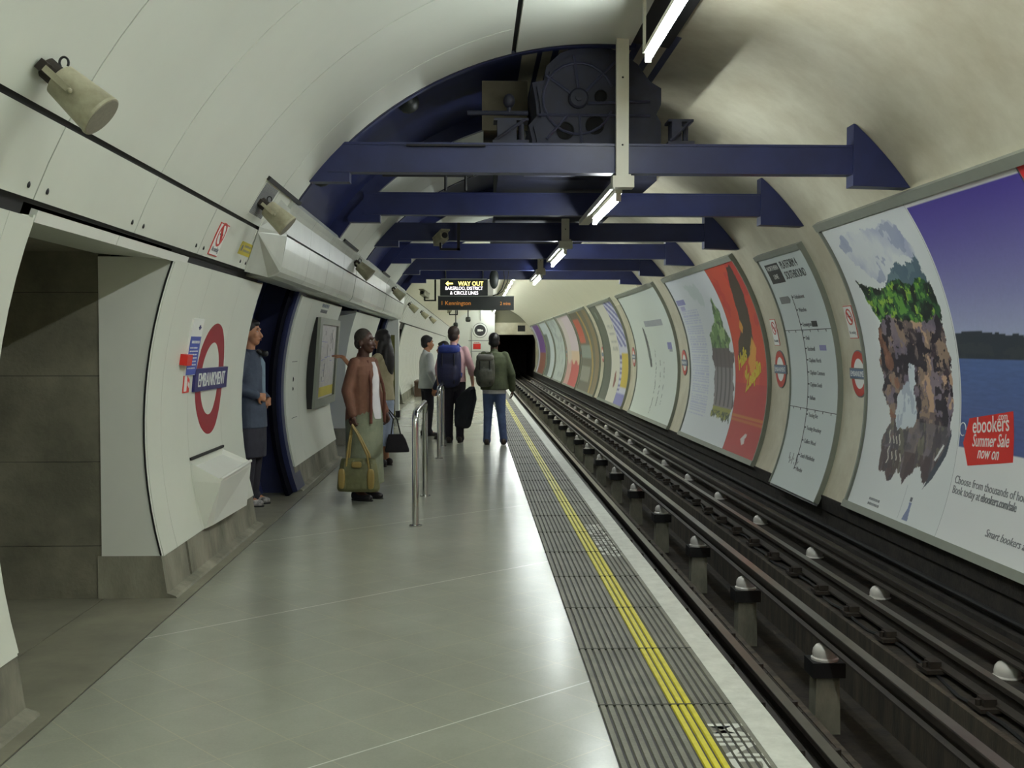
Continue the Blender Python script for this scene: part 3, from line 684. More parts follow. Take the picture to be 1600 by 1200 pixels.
def f0(Y, A):
    wY = Y + .09 * (fbm(Y*9, A*.5) - .5) + .05 * (fbm(Y*25+9, A*1.6) - .5); wA = A + 1.6 * (fbm(Y*9+31, A*.5+7) - .5) + .9 * (fbm(Y*28+3, A*1.7) - .5)
    C = canvas(Y, (218, 222, 220))
    m = inpoly(wY, wA, cloud); n = fbm(Y*3.2, A*.16+5); d = np.clip((n - .38) * 2.6, 0, 1)
    C = put(C, m, (172, 178, 200), np.clip(d*.8 + .12, 0, 1)); C = put(C, m & (fbm(Y*4+2, A*.2) > .58), (136, 146, 176), .55)
    m = inpoly(wY, wA, mount); C = put(C, m, (86, 108, 122)); C = put(C, m & (fbm(Y*6, A*.35) > .55), (110, 132, 140), .6)
    m = inpoly(wY, wA, green); C = put(C, m, (46, 92, 52)); n = fbm(Y*9+4, A*.5); C = put(C, m & (n > .53), (28, 52, 38)); C = put(C, m & (n < .40), (96, 150, 62)); C = put(C, m & (fbm(Y*14, A*.9+3) > .63), (140, 176, 60)); C = put(C, m & (n > .62), (20, 34, 30))
    m = inpoly(wY, wA, rocks); n = fbm(Y*4.2+1, A*.26+2, 5); n2 = fbm(Y*7+6, A*.45+8, 4); n3 = fbm(Y*5+20, A*.3+4, 4)
    C = put(C, m, (112, 96, 94)); C = put(C, m & (n > .54), (66, 52, 62)); C = put(C, m & (n > .62), (38, 32, 42)); C = put(C, m & (n < .42), (150, 126, 108)); C = put(C, m & (n3 > .58), (128, 116, 134), .75)
    C = put(C, m & (n2 < .40) & (A > -1.5) & (Y < 10.3), (190, 156, 128)); C = put(C, m & (n2 > .60) & (A > -3), (44, 36, 48)); C = put(C, m & (n3 < .36) & (Y > 10.6), (150, 96, 70), .7)
    low = m & (A < -3.5); C = put(C, low, (112, 106, 110), .6); C = put(C, low & (fbm(Y*9, A*.16) > .55), (66, 58, 66), .75); C = put(C, low & (fbm(Y*6+5, A*.2) < .40), (124, 124, 98), .6); C = put(C, low & (A < -9) & (fbm(Y*12, A*.1) > .5), (74, 56, 58), .7)
    m = inpoly(wY, wA, fall); C = put(C, m, (206, 214, 218)); C = put(C, m & (fbm(Y*10, A*.3) > .55), (166, 176, 190), .8)
    C = put(C, inpoly(Y, A, [(9.47,-6.2),(9.42,-4.2),(9.40,-4.6),(9.46,-8),(9.66,-12.4),(9.80,-14.4),(9.72,-11.6)]), (62, 70, 82))
    C = put(C, inpoly(Y, A, [(9.66,-9.4),(9.52,-6.6),(9.55,-6.4),(9.69,-9.2)]), (222, 224, 220))
    # handwritten looking strokes, small tower drawing
    for (yc_, ac, h) in ((10.78,-7,1.2),(10.68,-7.3,.7),(10.6,-7.4,.7),(10.53,-7.2,1),(10.76,-10.2,1.6),(10.66,-10.2,.7),(10.56,-10,.9),(10.45,-10.2,.7)):
        C = put(C, (np.abs(Y - yc_ - .02*np.sin((A-ac)*2.4)) < .012) & (np.abs(A - ac) < h), (206, 204, 190))
    C = put(C, inpoly(Y, A, [(9.99,-17.1),(9.93,-17.1),(9.93,-18.2),(9.90,-20.4),(10.04,-20.4),(9.98,-18.2)]), (120, 132, 168))
    C = put(C, (np.abs(Y - 9.965) < .028) & (A > -17.0) & (A < -16.3), (90, 94, 104))
    C = put(C, (np.abs(Y - 10.13) < .006) & (A > -20.5) & (A < -14.5), (176, 180, 180))
    return C
sheet('poster', 11.47, 9.27, .0085, f0, 'white poster with a painted waterfall, green hill and rocks, on the nearest site')
def f1(Y, A):
    C = canvas(Y, (222, 224, 222))
    t = np.clip((A - 11) / 21.5, 0, 1)[..., None]; sky = (1 - t) * np.array((168, 176, 206.)) + t * np.array((76, 62, 150.))
    sky = sky * (1 + .05 * (fbm(Y*40, A*3) - .5))[..., None]
    m = (A < 32.6) & (A > 8); C = C * (1 - m[..., None]) + sky * m[..., None]
    hill = 11.4 + 1.1 * np.sin((9.3 - Y) * 2.2) * np.exp(-(9.3 - Y)) + .8 * (fbm(Y*5, Y*0) - .5) - (9.3 - Y) * .35
    C = put(C, (A < hill) & (A > 7.6), (42, 50, 62)); C = put(C, (A < hill - 1.8) & (A > 7.6) & (fbm(Y*6, A*.8) > .5), (52, 58, 66))
    t = np.clip((7.7 + 6) / 14 - (A + 6) / 14, 0, 1)[..., None]; sea = (1 - t) * np.array((82, 106, 160.)) + t * np.array((72, 88, 138.))
    sea = sea * (1 + .22 * (fbm(Y*6, A*4.5) - .5))[..., None]; edge = -6.1 + .25 * (9.2 - Y)
    m = (A <= 7.7) & (A > edge); C = C * (1 - m[..., None]) + sea * m[..., None]
    C = put(C, Y > 9.245, (222, 224, 222))
    return C
sheet('poster', 9.265, 7.33, .014, f1, 'holiday sale poster with a violet sky over a blue sea, on the nearest site')
def f2(Y, A):
    C = canvas(Y, (214, 40, 46)); return put(C, fbm(Y*2, A*.2) > .6, (196, 30, 40), .6)
sheet('poster', 7.31, 5.26, .06, f2, 'bright red poster at the right edge of the view')
T = P2(); B = RP * rad(1)      # metres per degree
u = lambda y: 9.265 - y
T.poly([(u(9.16), -5.5*B), (u(9.077), -1.57*B), (u(8.336), .33*B), (u(8.285), -6.88*B), (u(9.024), -8.81*B)], BRED, .003)
T.text('.com', u(8.42), -.95*B, .085, WHITE, .005, .16, 'r', 0, .10); T.text('ebookers', u(9.0), -3.75*B, .19, WHITE, .005, .62, 'l', 0, .11, .001)
T.text('Summer Sale', u(8.985), -5.75*B, .15, WHITE, .005, .62, 'l', .25, .08, .001); T.text('now on', u(8.87), -7.35*B, .145, WHITE, .005, .36, 'l', .25, .06, .001)
T.ring(u(9.19), -3.4*B, .052, .060, WHITE, .004, 24, 0, 300, 1)
o = T.wrap('price_tag_print', 'R', 9.265, 0, RP); tag(o, 'red price tag reading ebookers Summer Sale printed on the sea poster', 'lettering')
T = P2(); T.text('Choose from thousands of holiday deals', u(9.2), -11.9*B, .10, GREY, .003, 1.55); T.text('Book today at', u(9.2), -13.5*B, .10, GREY, .003, .50); T.text('ebookers.com/sale', u(8.68), -13.5*B, .10, GREY, .004, .58, 'l', 0, 0, .001)
T.text('Smart bookers are', u(8.45), -18.1*B, .09, GREY, .003, .7, 'l', .2)
o = T.wrap('poster_caption', 'R', 9.265, 0, RP); tag(o, 'grey advertising text printed under the red price tag', 'lettering')
T = P2(); T.lines(0, 0, .30, 2, .05, GREY); T.lines(1.02, -.12, .3, 1, .04, GREY); o = T.wrap('small_print', 'R', 10.93, -18.7, RP); tag(o, 'small grey print at the foot of the waterfall poster', 'lettering')

# --- line diagram on the pillar
t = board('line_diagram', 12.36, 14.30, 'tall white line diagram board headed PLATFORM 4 SOUTHBOUND', 32.6, -24.0, (-24.0, 31.4), .02)
t['category'] = 'map'; del t['group']
def f3(Y, A): return canvas(Y, (214, 223, 220))
o = painted('map_panel', 14.28, 12.38, -24.0, 31.4, RP, .08, f3, t); rel(o, (4.0, 14.30, -.2))
T = P2(); u = lambda y: 14.28 - y
T.rect(u(14.12), u(13.55), 24.9*B, 29.8*B, INK, .003); T.text('NORTHERN', u(14.07), 28.2*B, .09, WHITE, .005, .48); T.text('LINE', u(13.84), 26.0*B, .09, WHITE, .005, .2, 'c')
T.text('PLATFORM 4', u(13.45), 28.0*B, .15, INK, .003, .66); T.text('SOUTHBOUND', u(13.45), 25.4*B, .15, INK, .003, .80)
T.poly([(u(14.1), 21.5*B), (u(14.1), 19.8*B), (u(13.72), 19.8*B), (u(13.66), 20.6*B), (u(13.72), 21.5*B)], GREY, .003)
T.rect(u(13.565), u(13.553), -19*B, 21.6*B, INK, .003)
st = ['Embankment', 'Waterloo', 'Kennington', 'Oval', 'Stockwell', 'Clapham North', 'Clapham Common', 'Clapham South', 'Balham', 'Tooting Bec', 'Tooting Broadway', 'Colliers Wood', 'South Wimbledon', 'Morden']
zz = [21.1, 18.0, 14.6, 11.5, 9.0, 6.4, 3.6, .9, -2.1, -6.0, -9.0, -12.0, -15.4, -18.6]
for n_, a_ in zip(st, zz):
    T.rect(u(13.56), u(13.50), a_*B - .008, a_*B + .008, INK, .003); T.text(n_, u(13.46), (a_ - .5)*B, .075, GREY, .003)
T.rect(u(13.1), u(12.9), 13.9*B, 15.2*B, INK, .003); T.rect(u(12.98), u(12.74), 8.6*B, 9.8*B, LILAC, .003)
for a_ in (13.3, -4.8): T.rect(.005, 1.89, a_*B - .004, a_*B + .004, INK, .003)
for k in range(6): T.rect(.15 + k*.3, .165 + k*.3, 13.3*B - .03, 13.3*B, INK, .003); T.rect(.15 + k*.3, .165 + k*.3, -4.8*B - .03, -4.8*B, INK, .003)
for k in range(9): T.poly([(.38 + .05*k, (-15.5 - (k*7) % 3)*B), (.395 + .05*k, (-15.5 - (k*7) % 3)*B), (.41 + .05*k, (-17 - (k*5) % 2)*B), (.395 + .05*k, (-17 - (k*5) % 2)*B)], GREY, .003)
o = T.wrap('map_print', 'R', 14.28, 0, RP, t); rel(o, (4.0, 14.30, -.2))

# --- site 1: article and red poster
board('poster_site', 15.37, 20.98, 'second poster site, with the white castle article and the red poster')
castle = [(17.95,25.2),(18.1,22),(18.25,18),(18.6,15),(19.0,13),(18.9,10),(18.95,6.7),(18.8,3),(18.9,-1),(18.85,-8),(18.85,-12),(18.6,-12.3),(18.4,-12.9),(18.1,-12.0),(17.8,-14.2),(17.6,-12.5),(17.5,-13.8),(17.45,-9),(17.52,-.3),(17.42,6.9),(17.62,9),(17.55,12),(17.8,15.4),(17.75,20)]
def f4(Y, A):
    wY = Y + .34*(fbm(Y*5, A*.35) - .5); wA = A + 3.0*(fbm(Y*6+3, A*.4) - .5); C = canvas(Y, (216, 221, 224))
    C = put(C, (Y > 19.3) & (Y < 20.75) & (A < 22) & (A > -14) & (np.sin(A*7) > .1) & (fbm(Y*16, np.floor(A*1.12)*5) > .34), (172, 176, 212), .55)
    C = put(C, inpoly(wY, wA, [(19.6,31),(18.7,30),(18.4,26),(18.6,22),(19.2,25)]), (190, 204, 200), .6)
    m = inpoly(wY, wA, castle); up = m & (A > 8); C = put(C, up, (104, 140, 82)); C = put(C, up & (fbm(Y*8, A*.5) > .54), (66, 96, 60)); C = put(C, up & (fbm(Y*8+5, A*.5) < .42), (150, 180, 120))
    lo = m & (A <= 9); C = put(C, lo, (132, 124, 128)); C = put(C, lo & (np.sin(Y*21) > .45) & (A > -9), (88, 84, 88)); C = put(C, lo & (A > 3), (88, 76, 80), .8); C = put(C, lo & (A < -9.4), (150, 150, 70)); C = put(C, lo & (A < -10.5) & (fbm(Y*9, A) > .5), (70, 84, 56))
    return C
sheet('poster', 20.93, 17.36, .022, f4, 'white magazine style poster with a small painted castle, on the second site')
T = P2(); T.lines(0, 26*B, .8, 1, .18, LILAC, .002, .6); T.lines(.15, 23.6*B, .4, 1, .14, mat('pale_lilac_print', S(184, 184, 214), .5), .002, .6); o = T.wrap('article_heading', 'R', 20.85, 0, RP); tag(o, 'pale lilac heading lines printed on the castle poster', 'lettering')
def f5(Y, A):
    C = canvas(Y, (186, 52, 46)); C = put(C, fbm(Y*1.4, A*.09+3) > .52, (204, 84, 46), .55); C = put(C, A < -1, (172, 44, 52), .8)
    wY = Y + .08*(fbm(Y*9, A*.4) - .5)
    C = put(C, inpoly(wY, A, [(15.75,32.6),(16.0,32.0),(16.35,27),(16.5,22),(16.55,15),(16.95,11),(17.1,6.4),(16.8,4.8),(16.35,7),(16.05,10.5),(15.95,17),(15.8,24)]), (62, 50, 40))
    C = put(C, inpoly(wY, A, [(16.55,17),(16.7,15),(16.6,13),(16.45,15)]), (206, 150, 60)); C = put(C, inpoly(wY, A, [(16.1,12),(16.3,9),(16.5,5),(16.3,.5),(16.1,4),(15.95,9)]), (214, 160, 60), .9)
    C = put(C, (A < -10.2) & (A > -10.9), (190, 130, 50), .8); C = put(C, (A < -11.4) & (A > -11.9), (190, 130, 50), .6); C = put(C, (A < -19) & (A > -19.3), (206, 130, 110), .8)
    C = put(C, inpoly(Y, A, [(16.5,-16.6),(16.3,-14.9),(16.15,-15.0),(16.25,-16.2),(16.2,-17.6),(16.35,-17.9)]), (206, 196, 196))
    return C
sheet('poster', 17.35, 15.42, .022, f5, 'deep red poster with yellow handwriting and a dark curling tail, on the second site')
T = P2(); T.text('Hails', .25, 2.6*B, .30, YEL2, .003, .62, 'l', .3, .33, .01); T.text('of', .62, .6*B, .2, YEL2, .003, .2, 'l', .3, .3, .01); T.text('Zeeplin', .66, -3.4*B, .30, YEL2, .003, 1.0, 'l', .3, .36, .012)
o = T.wrap('poster_handwriting', 'R', 17.35, 0, RP); tag(o, 'yellow slanting handwriting on the deep red poster', 'lettering')

# --- site 2: white poster with a dark stroke
board('poster_site', 22.2, 27.9, 'third poster site, holding one wide white poster')
def f6(Y, A):
    C = canvas(Y, (214, 222, 214)); m = inpoly(Y + .03*(fbm(Y*9, A) - .5), A, [(26.15,18),(25.95,17),(25.75,10),(25.55,3),(25.5,.3),(25.75,.2),(25.95,5),(26.12,12)]); C = put(C, m, (96, 104, 100)); C = put(C, m & (fbm(Y*6, A*.4) > .5), (50, 54, 54))
    for cy, top, bot in ((25.0, 8, -20), (24.4, 5, -16), (23.9, 3, -14)):
        C = put(C, (np.abs(Y - cy - .14*(fbm(A*.9, A*0+cy) - .5)) < .035) & (A < top) & (A > bot) & (fbm(A*1.1, Y*2) > .5), (120, 128, 124))
    return C
sheet('poster', 27.85, 22.25, .03, f6, 'wide white poster with a dark brush stroke, on the third site')
T = P2(); T.lines(0, 0, 2.6, 1, .2, PALEG, .002, .7); T.lines(2.35, -9.4*B, .5, 1, .22, LILAC, .002, .7); T.lines(2.5, -12*B, .35, 1, .12, PALEG, .002, .5); o = T.wrap('poster_caption', 'R', 25.6, 20.4, RP); tag(o, 'small grey caption printed on the wide white poster', 'lettering')

# --- site 3
board('poster_site', 29.3, 34.9, 'fourth poster site, with dark green, cream and yellow posters')
def f7(Y, A):
    C = canvas(Y, (86, 92, 78)); return put(C, (np.abs(Y - 34.1) < .2) & (A > 25) & (A < 30), (140, 150, 140), .7)
sheet('poster', 34.85, 33.1, .06, f7, 'narrow dark green poster on the fourth site')
def f8(Y, A):
    C = canvas(Y, (216, 214, 200))
    for a in (20, 16, 12, 8): C = put(C, (Y < 32.6) & (Y > 31.4) & (np.abs(A - a) < .8) & (fbm(Y*9, A) > .4), (150, 152, 144), .6)
    return put(C, inpoly(Y, A, [(32.2,-5),(31.9,-4),(31.8,-9),(32.0,-13),(32.3,-13)]), (130, 66, 48))
sheet('poster', 33.08, 31.2, .06, f8, 'cream poster with a small brown figure on the fourth site')
def f9(Y, A):
    C = canvas(Y, (206, 208, 224)); C = put(C, (A > 9) & (np.sin(Y*8 - A*1.1) > -.1), (106, 106, 168)); C = put(C, (A < 6) & (A > -12) & (Y < 30.7), (204, 180, 56)); C = put(C, (A < 6) & (Y >= 30.7) & (np.sin(A*2.2) > .2), (96, 90, 150)); return put(C, A < -14.5, (120, 120, 186))
sheet('poster', 31.18, 29.36, .06, f9, 'violet striped poster with a yellow lower half, on the fourth site')
# --- farther sites
board('poster_site', 36.2, 42.2, 'fifth poster site, with brown and grey posters')
def f10(Y, A):
    C = canvas(Y, (98, 96, 78)); C = put(C, (Y > 40) & (A > 11) & (A < 28), (188, 84, 60)); C = put(C, (Y > 38.8) & (A < 10) & (A > 1), (140, 152, 144)); C = put(C, (Y > 39) & (A < -4) & (A > -14), (150, 150, 138)); C = put(C, np.abs(Y - 38.4 - A*.02) < .25, (178, 148, 70)); return put(C, Y < 37.5, (134, 116, 82))
sheet('poster', 42.15, 36.25, .08, f10, 'brown poster with red and grey patches on the fifth site')
board('poster_site', 42.9, 48.7, 'sixth poster site, with a pink and red poster')
def f11(Y, A):
    C = canvas(Y, (216, 200, 206)); C = put(C, A < 6, (222, 196, 166)); C = put(C, A < -3 + 2*np.sin(Y*3), (196, 78, 76)); return put(C, Y > 46.5, (208, 200, 190), .7)
sheet('poster', 48.65, 42.95, .08, f11, 'pale pink poster with a red foot on the sixth site')
board('poster_site', 49.6, 55.4, 'seventh poster site, with a pale blue grey poster')
sheet('poster', 55.35, 49.65, .12, lambda Y, A: put(canvas(Y, (190, 200, 194)), fbm(Y*1.5, A*.2) > .56, (150, 158, 160), .6), 'pale blue grey poster on the seventh site')
board('poster_site', 56.2, 62.0, 'eighth poster site, with a white and grey poster')
sheet('poster', 61.95, 56.25, .12, lambda Y, A: put(canvas(Y, (196, 206, 208)), (Y > 59.5) & (A < 22), (96, 108, 100)), 'white poster with a dark grey arc on the eighth site')
board('poster_site', 63.0, 70.2, 'farthest poster site, beside the tunnel mouth')
sheet('poster', 70.15, 63.05, .12, lambda Y, A: put(put(canvas(Y, (110, 72, 140)), A < 2, (140, 84, 66)), Y > 68.6, (206, 204, 214)), 'violet and brown poster on the farthest site')

# --- roundels and no smoking signs on the pillars
def small_roundel(y, a, n, has_text=True):
    t = thing('roundel', 'red ring station roundel on the %s cream pillar of the right wall' % n, 'sign', (CX + 3.2*math.cos(rad(a)), y, CZ + 3.2*math.sin(rad(a))), 0, 'station roundels on the right wall')
    L0 = tuple(t.location)
    T = P2(); T.disc(0, 0, .262, GREY, .012, 40); rel(T.wrap('backplate', 'R', y, a, 3.2, t), L0)
    T = P2(); T.disc(0, 0, .175, WHITE, .014, 40); T.ring(0, 0, .168, .25, REDR, .016); rel(T.wrap('ring', 'R', y, a, 3.2, t), L0)
    T = P2(); T.rect(-.29, .29, -.062, .062, GREY, .018); T.rect(-.278, .278, -.05, .05, BLUES, .0205)
    if has_text: T.text('EMBANKMENT', 0, -.032, .09, WHITE, .022, .5, 'c')
    rel(T.wrap('name_bar', 'R', y, a, 3.2, t), L0)
for y, a, n in ((11.79, 4.0, 'first'), (14.86, 3.7, 'second'), (21.7, 3.4, 'third'), (28.6, 4.2, 'fourth'), (35.5, 4.4, 'fifth'), (42.5, 4.4, 'sixth'), (49.2, 4.4, 'seventh')): small_roundel(y, a, n, y < 30)
def no_smoking(side, y, a, r, W, H, label):
    T = P2(); T.rect(-W/2, W/2, -H/2, H/2, REDR, .006); T.rect(-W/2 + .008, W/2 - .008, -H/2 + .008, H/2 - .008, WHITE, .008)
    R0 = W * .36; T.ring(0, H*.16, R0*.8, R0, REDR, .010, 32); T.rect(-R0*.5, R0*.5, H*.15, H*.19, INK, .010)
    c, q = R0*.62, .012; T.poly([(-c - q, H*.16 + c - q), (-c + q, H*.16 + c + q), (c + q, H*.16 - c + q), (c - q, H*.16 - c - q)], REDR, .011)
    T.text('No smoking', 0, -H*.36, W*.2, GREY, .010, W*.74, 'c')
    return tag(T.wrap('no_smoking_sign', side, y, a, r), label, 'sign')
no_smoking('R', 11.84, 14.3, 3.2, .26, .37, 'white no smoking sign above the first roundel of the right wall')
no_smoking('R', 14.92, 12.9, 3.2, .26, .37, 'white no smoking sign above the second roundel of the right wall')
no_smoking('L', 7.48, 24.2, 3.05, .24, .235, 'small no smoking sign on the white fascia above the left wall roundel')
T = P2(); T.rect(0, .4, -.05, .05, YEL2, .003); T.disc(.06, 0, .025, GREY, .004); T.lines(.12, .03, .24, 2, .035, GREY, .004)
tag(T.wrap('yellow_sticker', 'L', 8.15, 24.4, 3.05), 'small yellow sticker on the white fascia', 'sticker')

# --- left wall: big roundel, notice, fire signs, hopper
t = thing('roundel', 'large red ring roundel reading EMBANKMENT on the near left wall', 'sign', cp('L', 8.26, 5.35, 3.05)); L0 = tuple(t.location)
T = P2(); T.ring(0, 0, .272, .418, REDP, .003, 64); rel(T.wrap('ring', 'L', 8.26, 5.35, 3.05, t), L0)
T = P2(); T.rect(-.5, .5, -.082, .082, BLUEP, .02); T.text('EMBANKMENT', 0, -.050, .145, WHITE, .023, .82, 'c'); rel(T.wrap('name_bar', 'L', 8.26, 5.35, 3.05, t), L0)
t = thing('wall_notice', 'white and blue notice panel left of the big roundel', 'notice', cp('L', 7.52, 12, 3.05)); L0 = tuple(t.location)
T = P2(); T.rect(0, .29, -.33, .07, WHITE, .014); rel(T.wrap('panel', 'L', 7.50, 12.3, 3.05, t), L0)
T = P2(); T.rect(.01, .28, -.325, -.055, mat('notice_blue', S(70, 88, 176), .4), .0165); T.lines(.05, -.085, .2, 1, .03, WHITE, .018, .6); T.lines(.03, -.13, .22, 7, .024, WHITE, .018, .4); T.disc(.2, .01, .018, BLUEP, .0165, 12); T.rect(.17, .23, .005, .014, BLUEP, .018)
rel(T.wrap('notice_print', 'L', 7.50, 12.3, 3.05, t), L0)
t = thing('fire_call_point', 'red fire alarm call point box left of the big roundel', 'alarm', cp('L', 7.45, 7.6, 3.05)); L0 = tuple(t.location)
M = MB(); slab(M, 'L', 7.37, 7.50, 7.55, 8.95, 3.0, 3.05); rel(build('alarm_box', M, BRED, t), L0)
T = P2(); T.rect(0, .16, -.2, .07, BRED, .004); T.poly([(.02,-.19),(.02,-.03),(.06,0),(.085,-.03),(.085,-.19)], WHITE, .006); T.poly([(.11,-.15),(.15,-.17),(.15,-.14),(.11,-.12)], WHITE, .006); T.poly([(.11,-.09),(.15,-.11),(.15,-.08),(.11,-.06)], WHITE, .006); T.poly([(.11,-.03),(.15,-.05),(.15,-.02),(.11,0)], WHITE, .006); T.poly([(.11,.03),(.15,.01),(.15,.04),(.11,.06)], WHITE, .006)
rel(T.wrap('fire_sign', 'L', 7.51, 7.6, 3.05, t), L0)
t = thing('wall_hopper', 'white metal hopper shaped shelf projecting from the near left wall under the roundel', 'shelf', (-1.9, 8.2, .28)); L0 = (-1.9, 8.2, .28)
y0, y1 = 7.68, 8.66
def quadbox(v8): return (v8, [(0,3,2,1),(4,5,6,7),(0,1,5,4),(1,2,6,5),(2,3,7,6),(3,0,4,7)])
M = MB()
M.add([(-1.90,y0+.05,.255),(-1.86,y0+.12,.27),(-1.80,y1,.285),(-1.92,y1,.27), (-2.0,y0,.60),(-1.775,y0,.585),(-1.765,y1,.60),(-2.0,y1,.64)], [(0,3,2,1),(0,1,5,4),(1,2,6,5),(2,3,7,6),(3,0,4,7)])
M.add([(-2.0,y0,.60),(-1.775,y0,.585),(-1.765,y1,.60),(-2.0,y1,.64),(-2.0,y0,.735),(-1.775,y0,.61),(-1.765,y1,.635),(-2.0,y1,.74)], [(0,1,5,4),(1,2,6,5),(2,3,7,6),(3,0,4,7)])
M.add([(-2.0,y0+.03,.70),(-1.80,y0+.03,.60),(-1.79,y1-.03,.615),(-2.0,y1-.03,.70)], [(0,1,2,3)])
M.add([(-2.0,y0,.735),(-1.775,y0,.61),(-1.765,y1,.635),(-2.0,y1,.74),(-2.0,y0+.03,.70),(-1.80,y0+.03,.60),(-1.79,y1-.03,.615),(-2.0,y1-.03,.70)], [(0,1,5,4),(1,2,6,5),(2,3,7,6),(3,0,4,7)])
rel(build('hopper_body', M, ENAMEL2, t), L0)
M = MB(); M.tube([(-1.775, y0, .612), (-1.762, (y0+y1)/2, .628), (-1.765, y1, .638)], .012, 8); rel(build('front_lip', M, ENAMEL2, t, True), L0)
M = MB(); M.box(-2.01, -1.975, y0 - .01, y1 + .01, .745, .765); rel(build('back_slot', M, BLACK, t), L0)

# --- second section: notice board with a street map, small text, lock plates
t = thing('notice_board', 'grey framed map board leaning out of the white wall behind the woman in brown', 'board', (-1.9, 14, .8)); L0 = (-1.9, 14, .8)
def bp(u_, v_, w_=0):          # board plane: u along y, v up
    return (-1.985 + .085 * v_ / 1.1 + w_, 13.06 + u_, .79 + v_)
def bquad(M, u0, u1, v0, v1, w0, w1):
    M.add([bp(u0,v0,w0), bp(u1,v0,w0), bp(u1,v1,w0), bp(u0,v1,w0), bp(u0,v0,w1), bp(u1,v0,w1), bp(u1,v1,w1), bp(u0,v1,w1)], [(0,3,2,1),(4,5,6,7),(0,1,5,4),(1,2,6,5),(2,3,7,6),(3,0,4,7)])
M = MB(); bquad(M, 0, 1.9, 0, 1.1, -.22, .05); rel(build('board_case', M, BLACK, t), L0)
M = MB(); bquad(M, 0, 1.9, 0, .10, .05, .085); bquad(M, 0, 1.9, 1.02, 1.1, .05, .085); bquad(M, 0, .22, .1, 1.02, .05, .085); bquad(M, 1.75, 1.9, .1, 1.02, .05, .085); rel(build('board_frame', M, ALU, t), L0)
nu, nv = 90, 60
MAPP = mat('map_sheet', S(206, 204, 200), .35, col2=S(176, 172, 176), vscale=16)
M = MB(); bquad(M, .22, 1.75, .1, 1.02, .052, .056); M.mi = 1; bquad(M, .24, 1.73, .12, .24, .056, .058); M.mi = 2
for k in range(16):
    u0 = .3 + random.random()*1.2; v0 = .3 + random.random()*.6; bquad(M, u0, u0 + random.uniform(.04, .3), v0, v0 + random.uniform(.004, .012), .056, .058)
M.mi = 3
for k in range(10):
    u0 = .3 + random.random()*1.3; v0 = .3 + random.random()*.6; bquad(M, u0, u0 + .02, v0, v0 + random.uniform(.03, .2), .056, .058)
rel(build('street_map', M, [MAPP, YEL2, LILAC, GREY], t), L0)
T = P2(); T.text('EMBANKMENT', 0, .045, .07, mat('print_blue_grey', S(96, 104, 128), .5), .002, .62); T.lines(0, .02, .6, 1, .06, GREY, .002, .7); tag(T.wrap('wall_lettering', 'L', 13.25, 18.2, 3.05), 'two lines of small dark lettering above the map board', 'lettering')
for i, a in enumerate((3.0, 1.0)):
    M = MB(); p = cp('L', 12.1, a, 3.052); M.sq(p, (.012, .02, .03 - .008*i)); tag(build('lock_plate', M, BLACK), '%s black oval lock on the white panel beside the blue column' % ('upper', 'lower')[i], 'lock')
T = P2(); T.rect(0, .35, 0, .006, INK, .001); T.rect(0, .35, -.62, -.614, INK, .001); tag(T.wrap('access_panel_seam', 'L', 11.95, 6.6, 3.05), 'fine seams of an access panel in the white wall beside the blue column', 'panel')
# --- duct casing along the left wall over the openings
def casing(y0, y1, label):
    t = thing('duct_casing', label, 'duct', (-1.6, y0, 2.3), 0, 'white duct casing'); L0 = (-1.6, y0, 2.3)
    lo = [(-1.86, 2.115), (-1.67, 2.105), (-1.61, 2.12), (-1.575, 2.15), (-1.56, 2.19), (-1.53, 2.34), (-1.515, 2.435), (-1.75, 2.435)]
    hi = [(-1.74, 2.455), (-1.515, 2.455), (-1.505, 2.62), (-1.485, 2.655), (-1.455, 2.70), (-1.49, 2.76), (-1.57, 2.76)]
    n = max(1, round((y1 - y0) / 1.3)); cuts = [y0 + (y1 - y0) * i / n for i in range(n + 1)]
    for a, b in zip(cuts, cuts[1:]):
        M = MB(); M.prism(lo, a + .003, b - .003); rel(build('lower_panel', M, CASING, t), L0)
        M = MB(); M.prism(hi, a + .003, b - .003); rel(build('upper_panel', M, CASING, t), L0)
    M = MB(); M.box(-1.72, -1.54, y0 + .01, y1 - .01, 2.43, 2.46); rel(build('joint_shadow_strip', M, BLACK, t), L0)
casing(8.93, 14.12, 'nearest length of the shiny white duct casing over the blue recess')
casing(14.16, 19.0, 'middle length of the white duct casing')
casing(19.04, 23.85, 'farthest length of the white duct casing')
M = MB(); M.add([(-1.655,8.45,2.42),(-1.79,8.6,2.13),(-1.67,8.93,2.105),(-1.575,8.93,2.15),(-1.56,8.93,2.19),(-1.515,8.93,2.435)], [(0,1,2,3),(0,3,4,5)])
M.add([(-1.64,8.45,2.46),(-1.515,8.93,2.455),(-1.485,8.93,2.655),(-1.50,8.6,2.69)], [(0,1,2,3)])
M.add([(-1.655,8.45,2.42),(-1.515,8.93,2.435),(-1.515,8.93,2.455),(-1.64,8.45,2.46)], [(0,1,2,3)])
tag(build('casing_end_piece', M, CASING), 'tapered end piece where the duct casing grows out of the near wall', 'duct')
M = MB()
for i in range(15): slab(M, 'L', 7.90 + i*.03, 7.908 + i*.03, 29.2, 33.9, 3.042, 3.05, 9)
M.mi = 1; slab(M, 'L', 7.88, 8.36, 28.9, 34.1, 3.046, 3.05); tag(build('vent_grille', M, [GREY, ENAMEL]), 'slatted vent grille behind the second loudspeaker', 'vent')
for i in range(3):
    y0 = (7.85, 12.4, 17.6)[i]
    M = MB(); slab(M, 'L', y0, y0 + 1.4, 34.2, 34.8, 3.03, 3.052, 9); tag(build('casing_top_slot', M, BLACK), '%s black slot along the top of the duct casing' % ORD[i], 'slot')

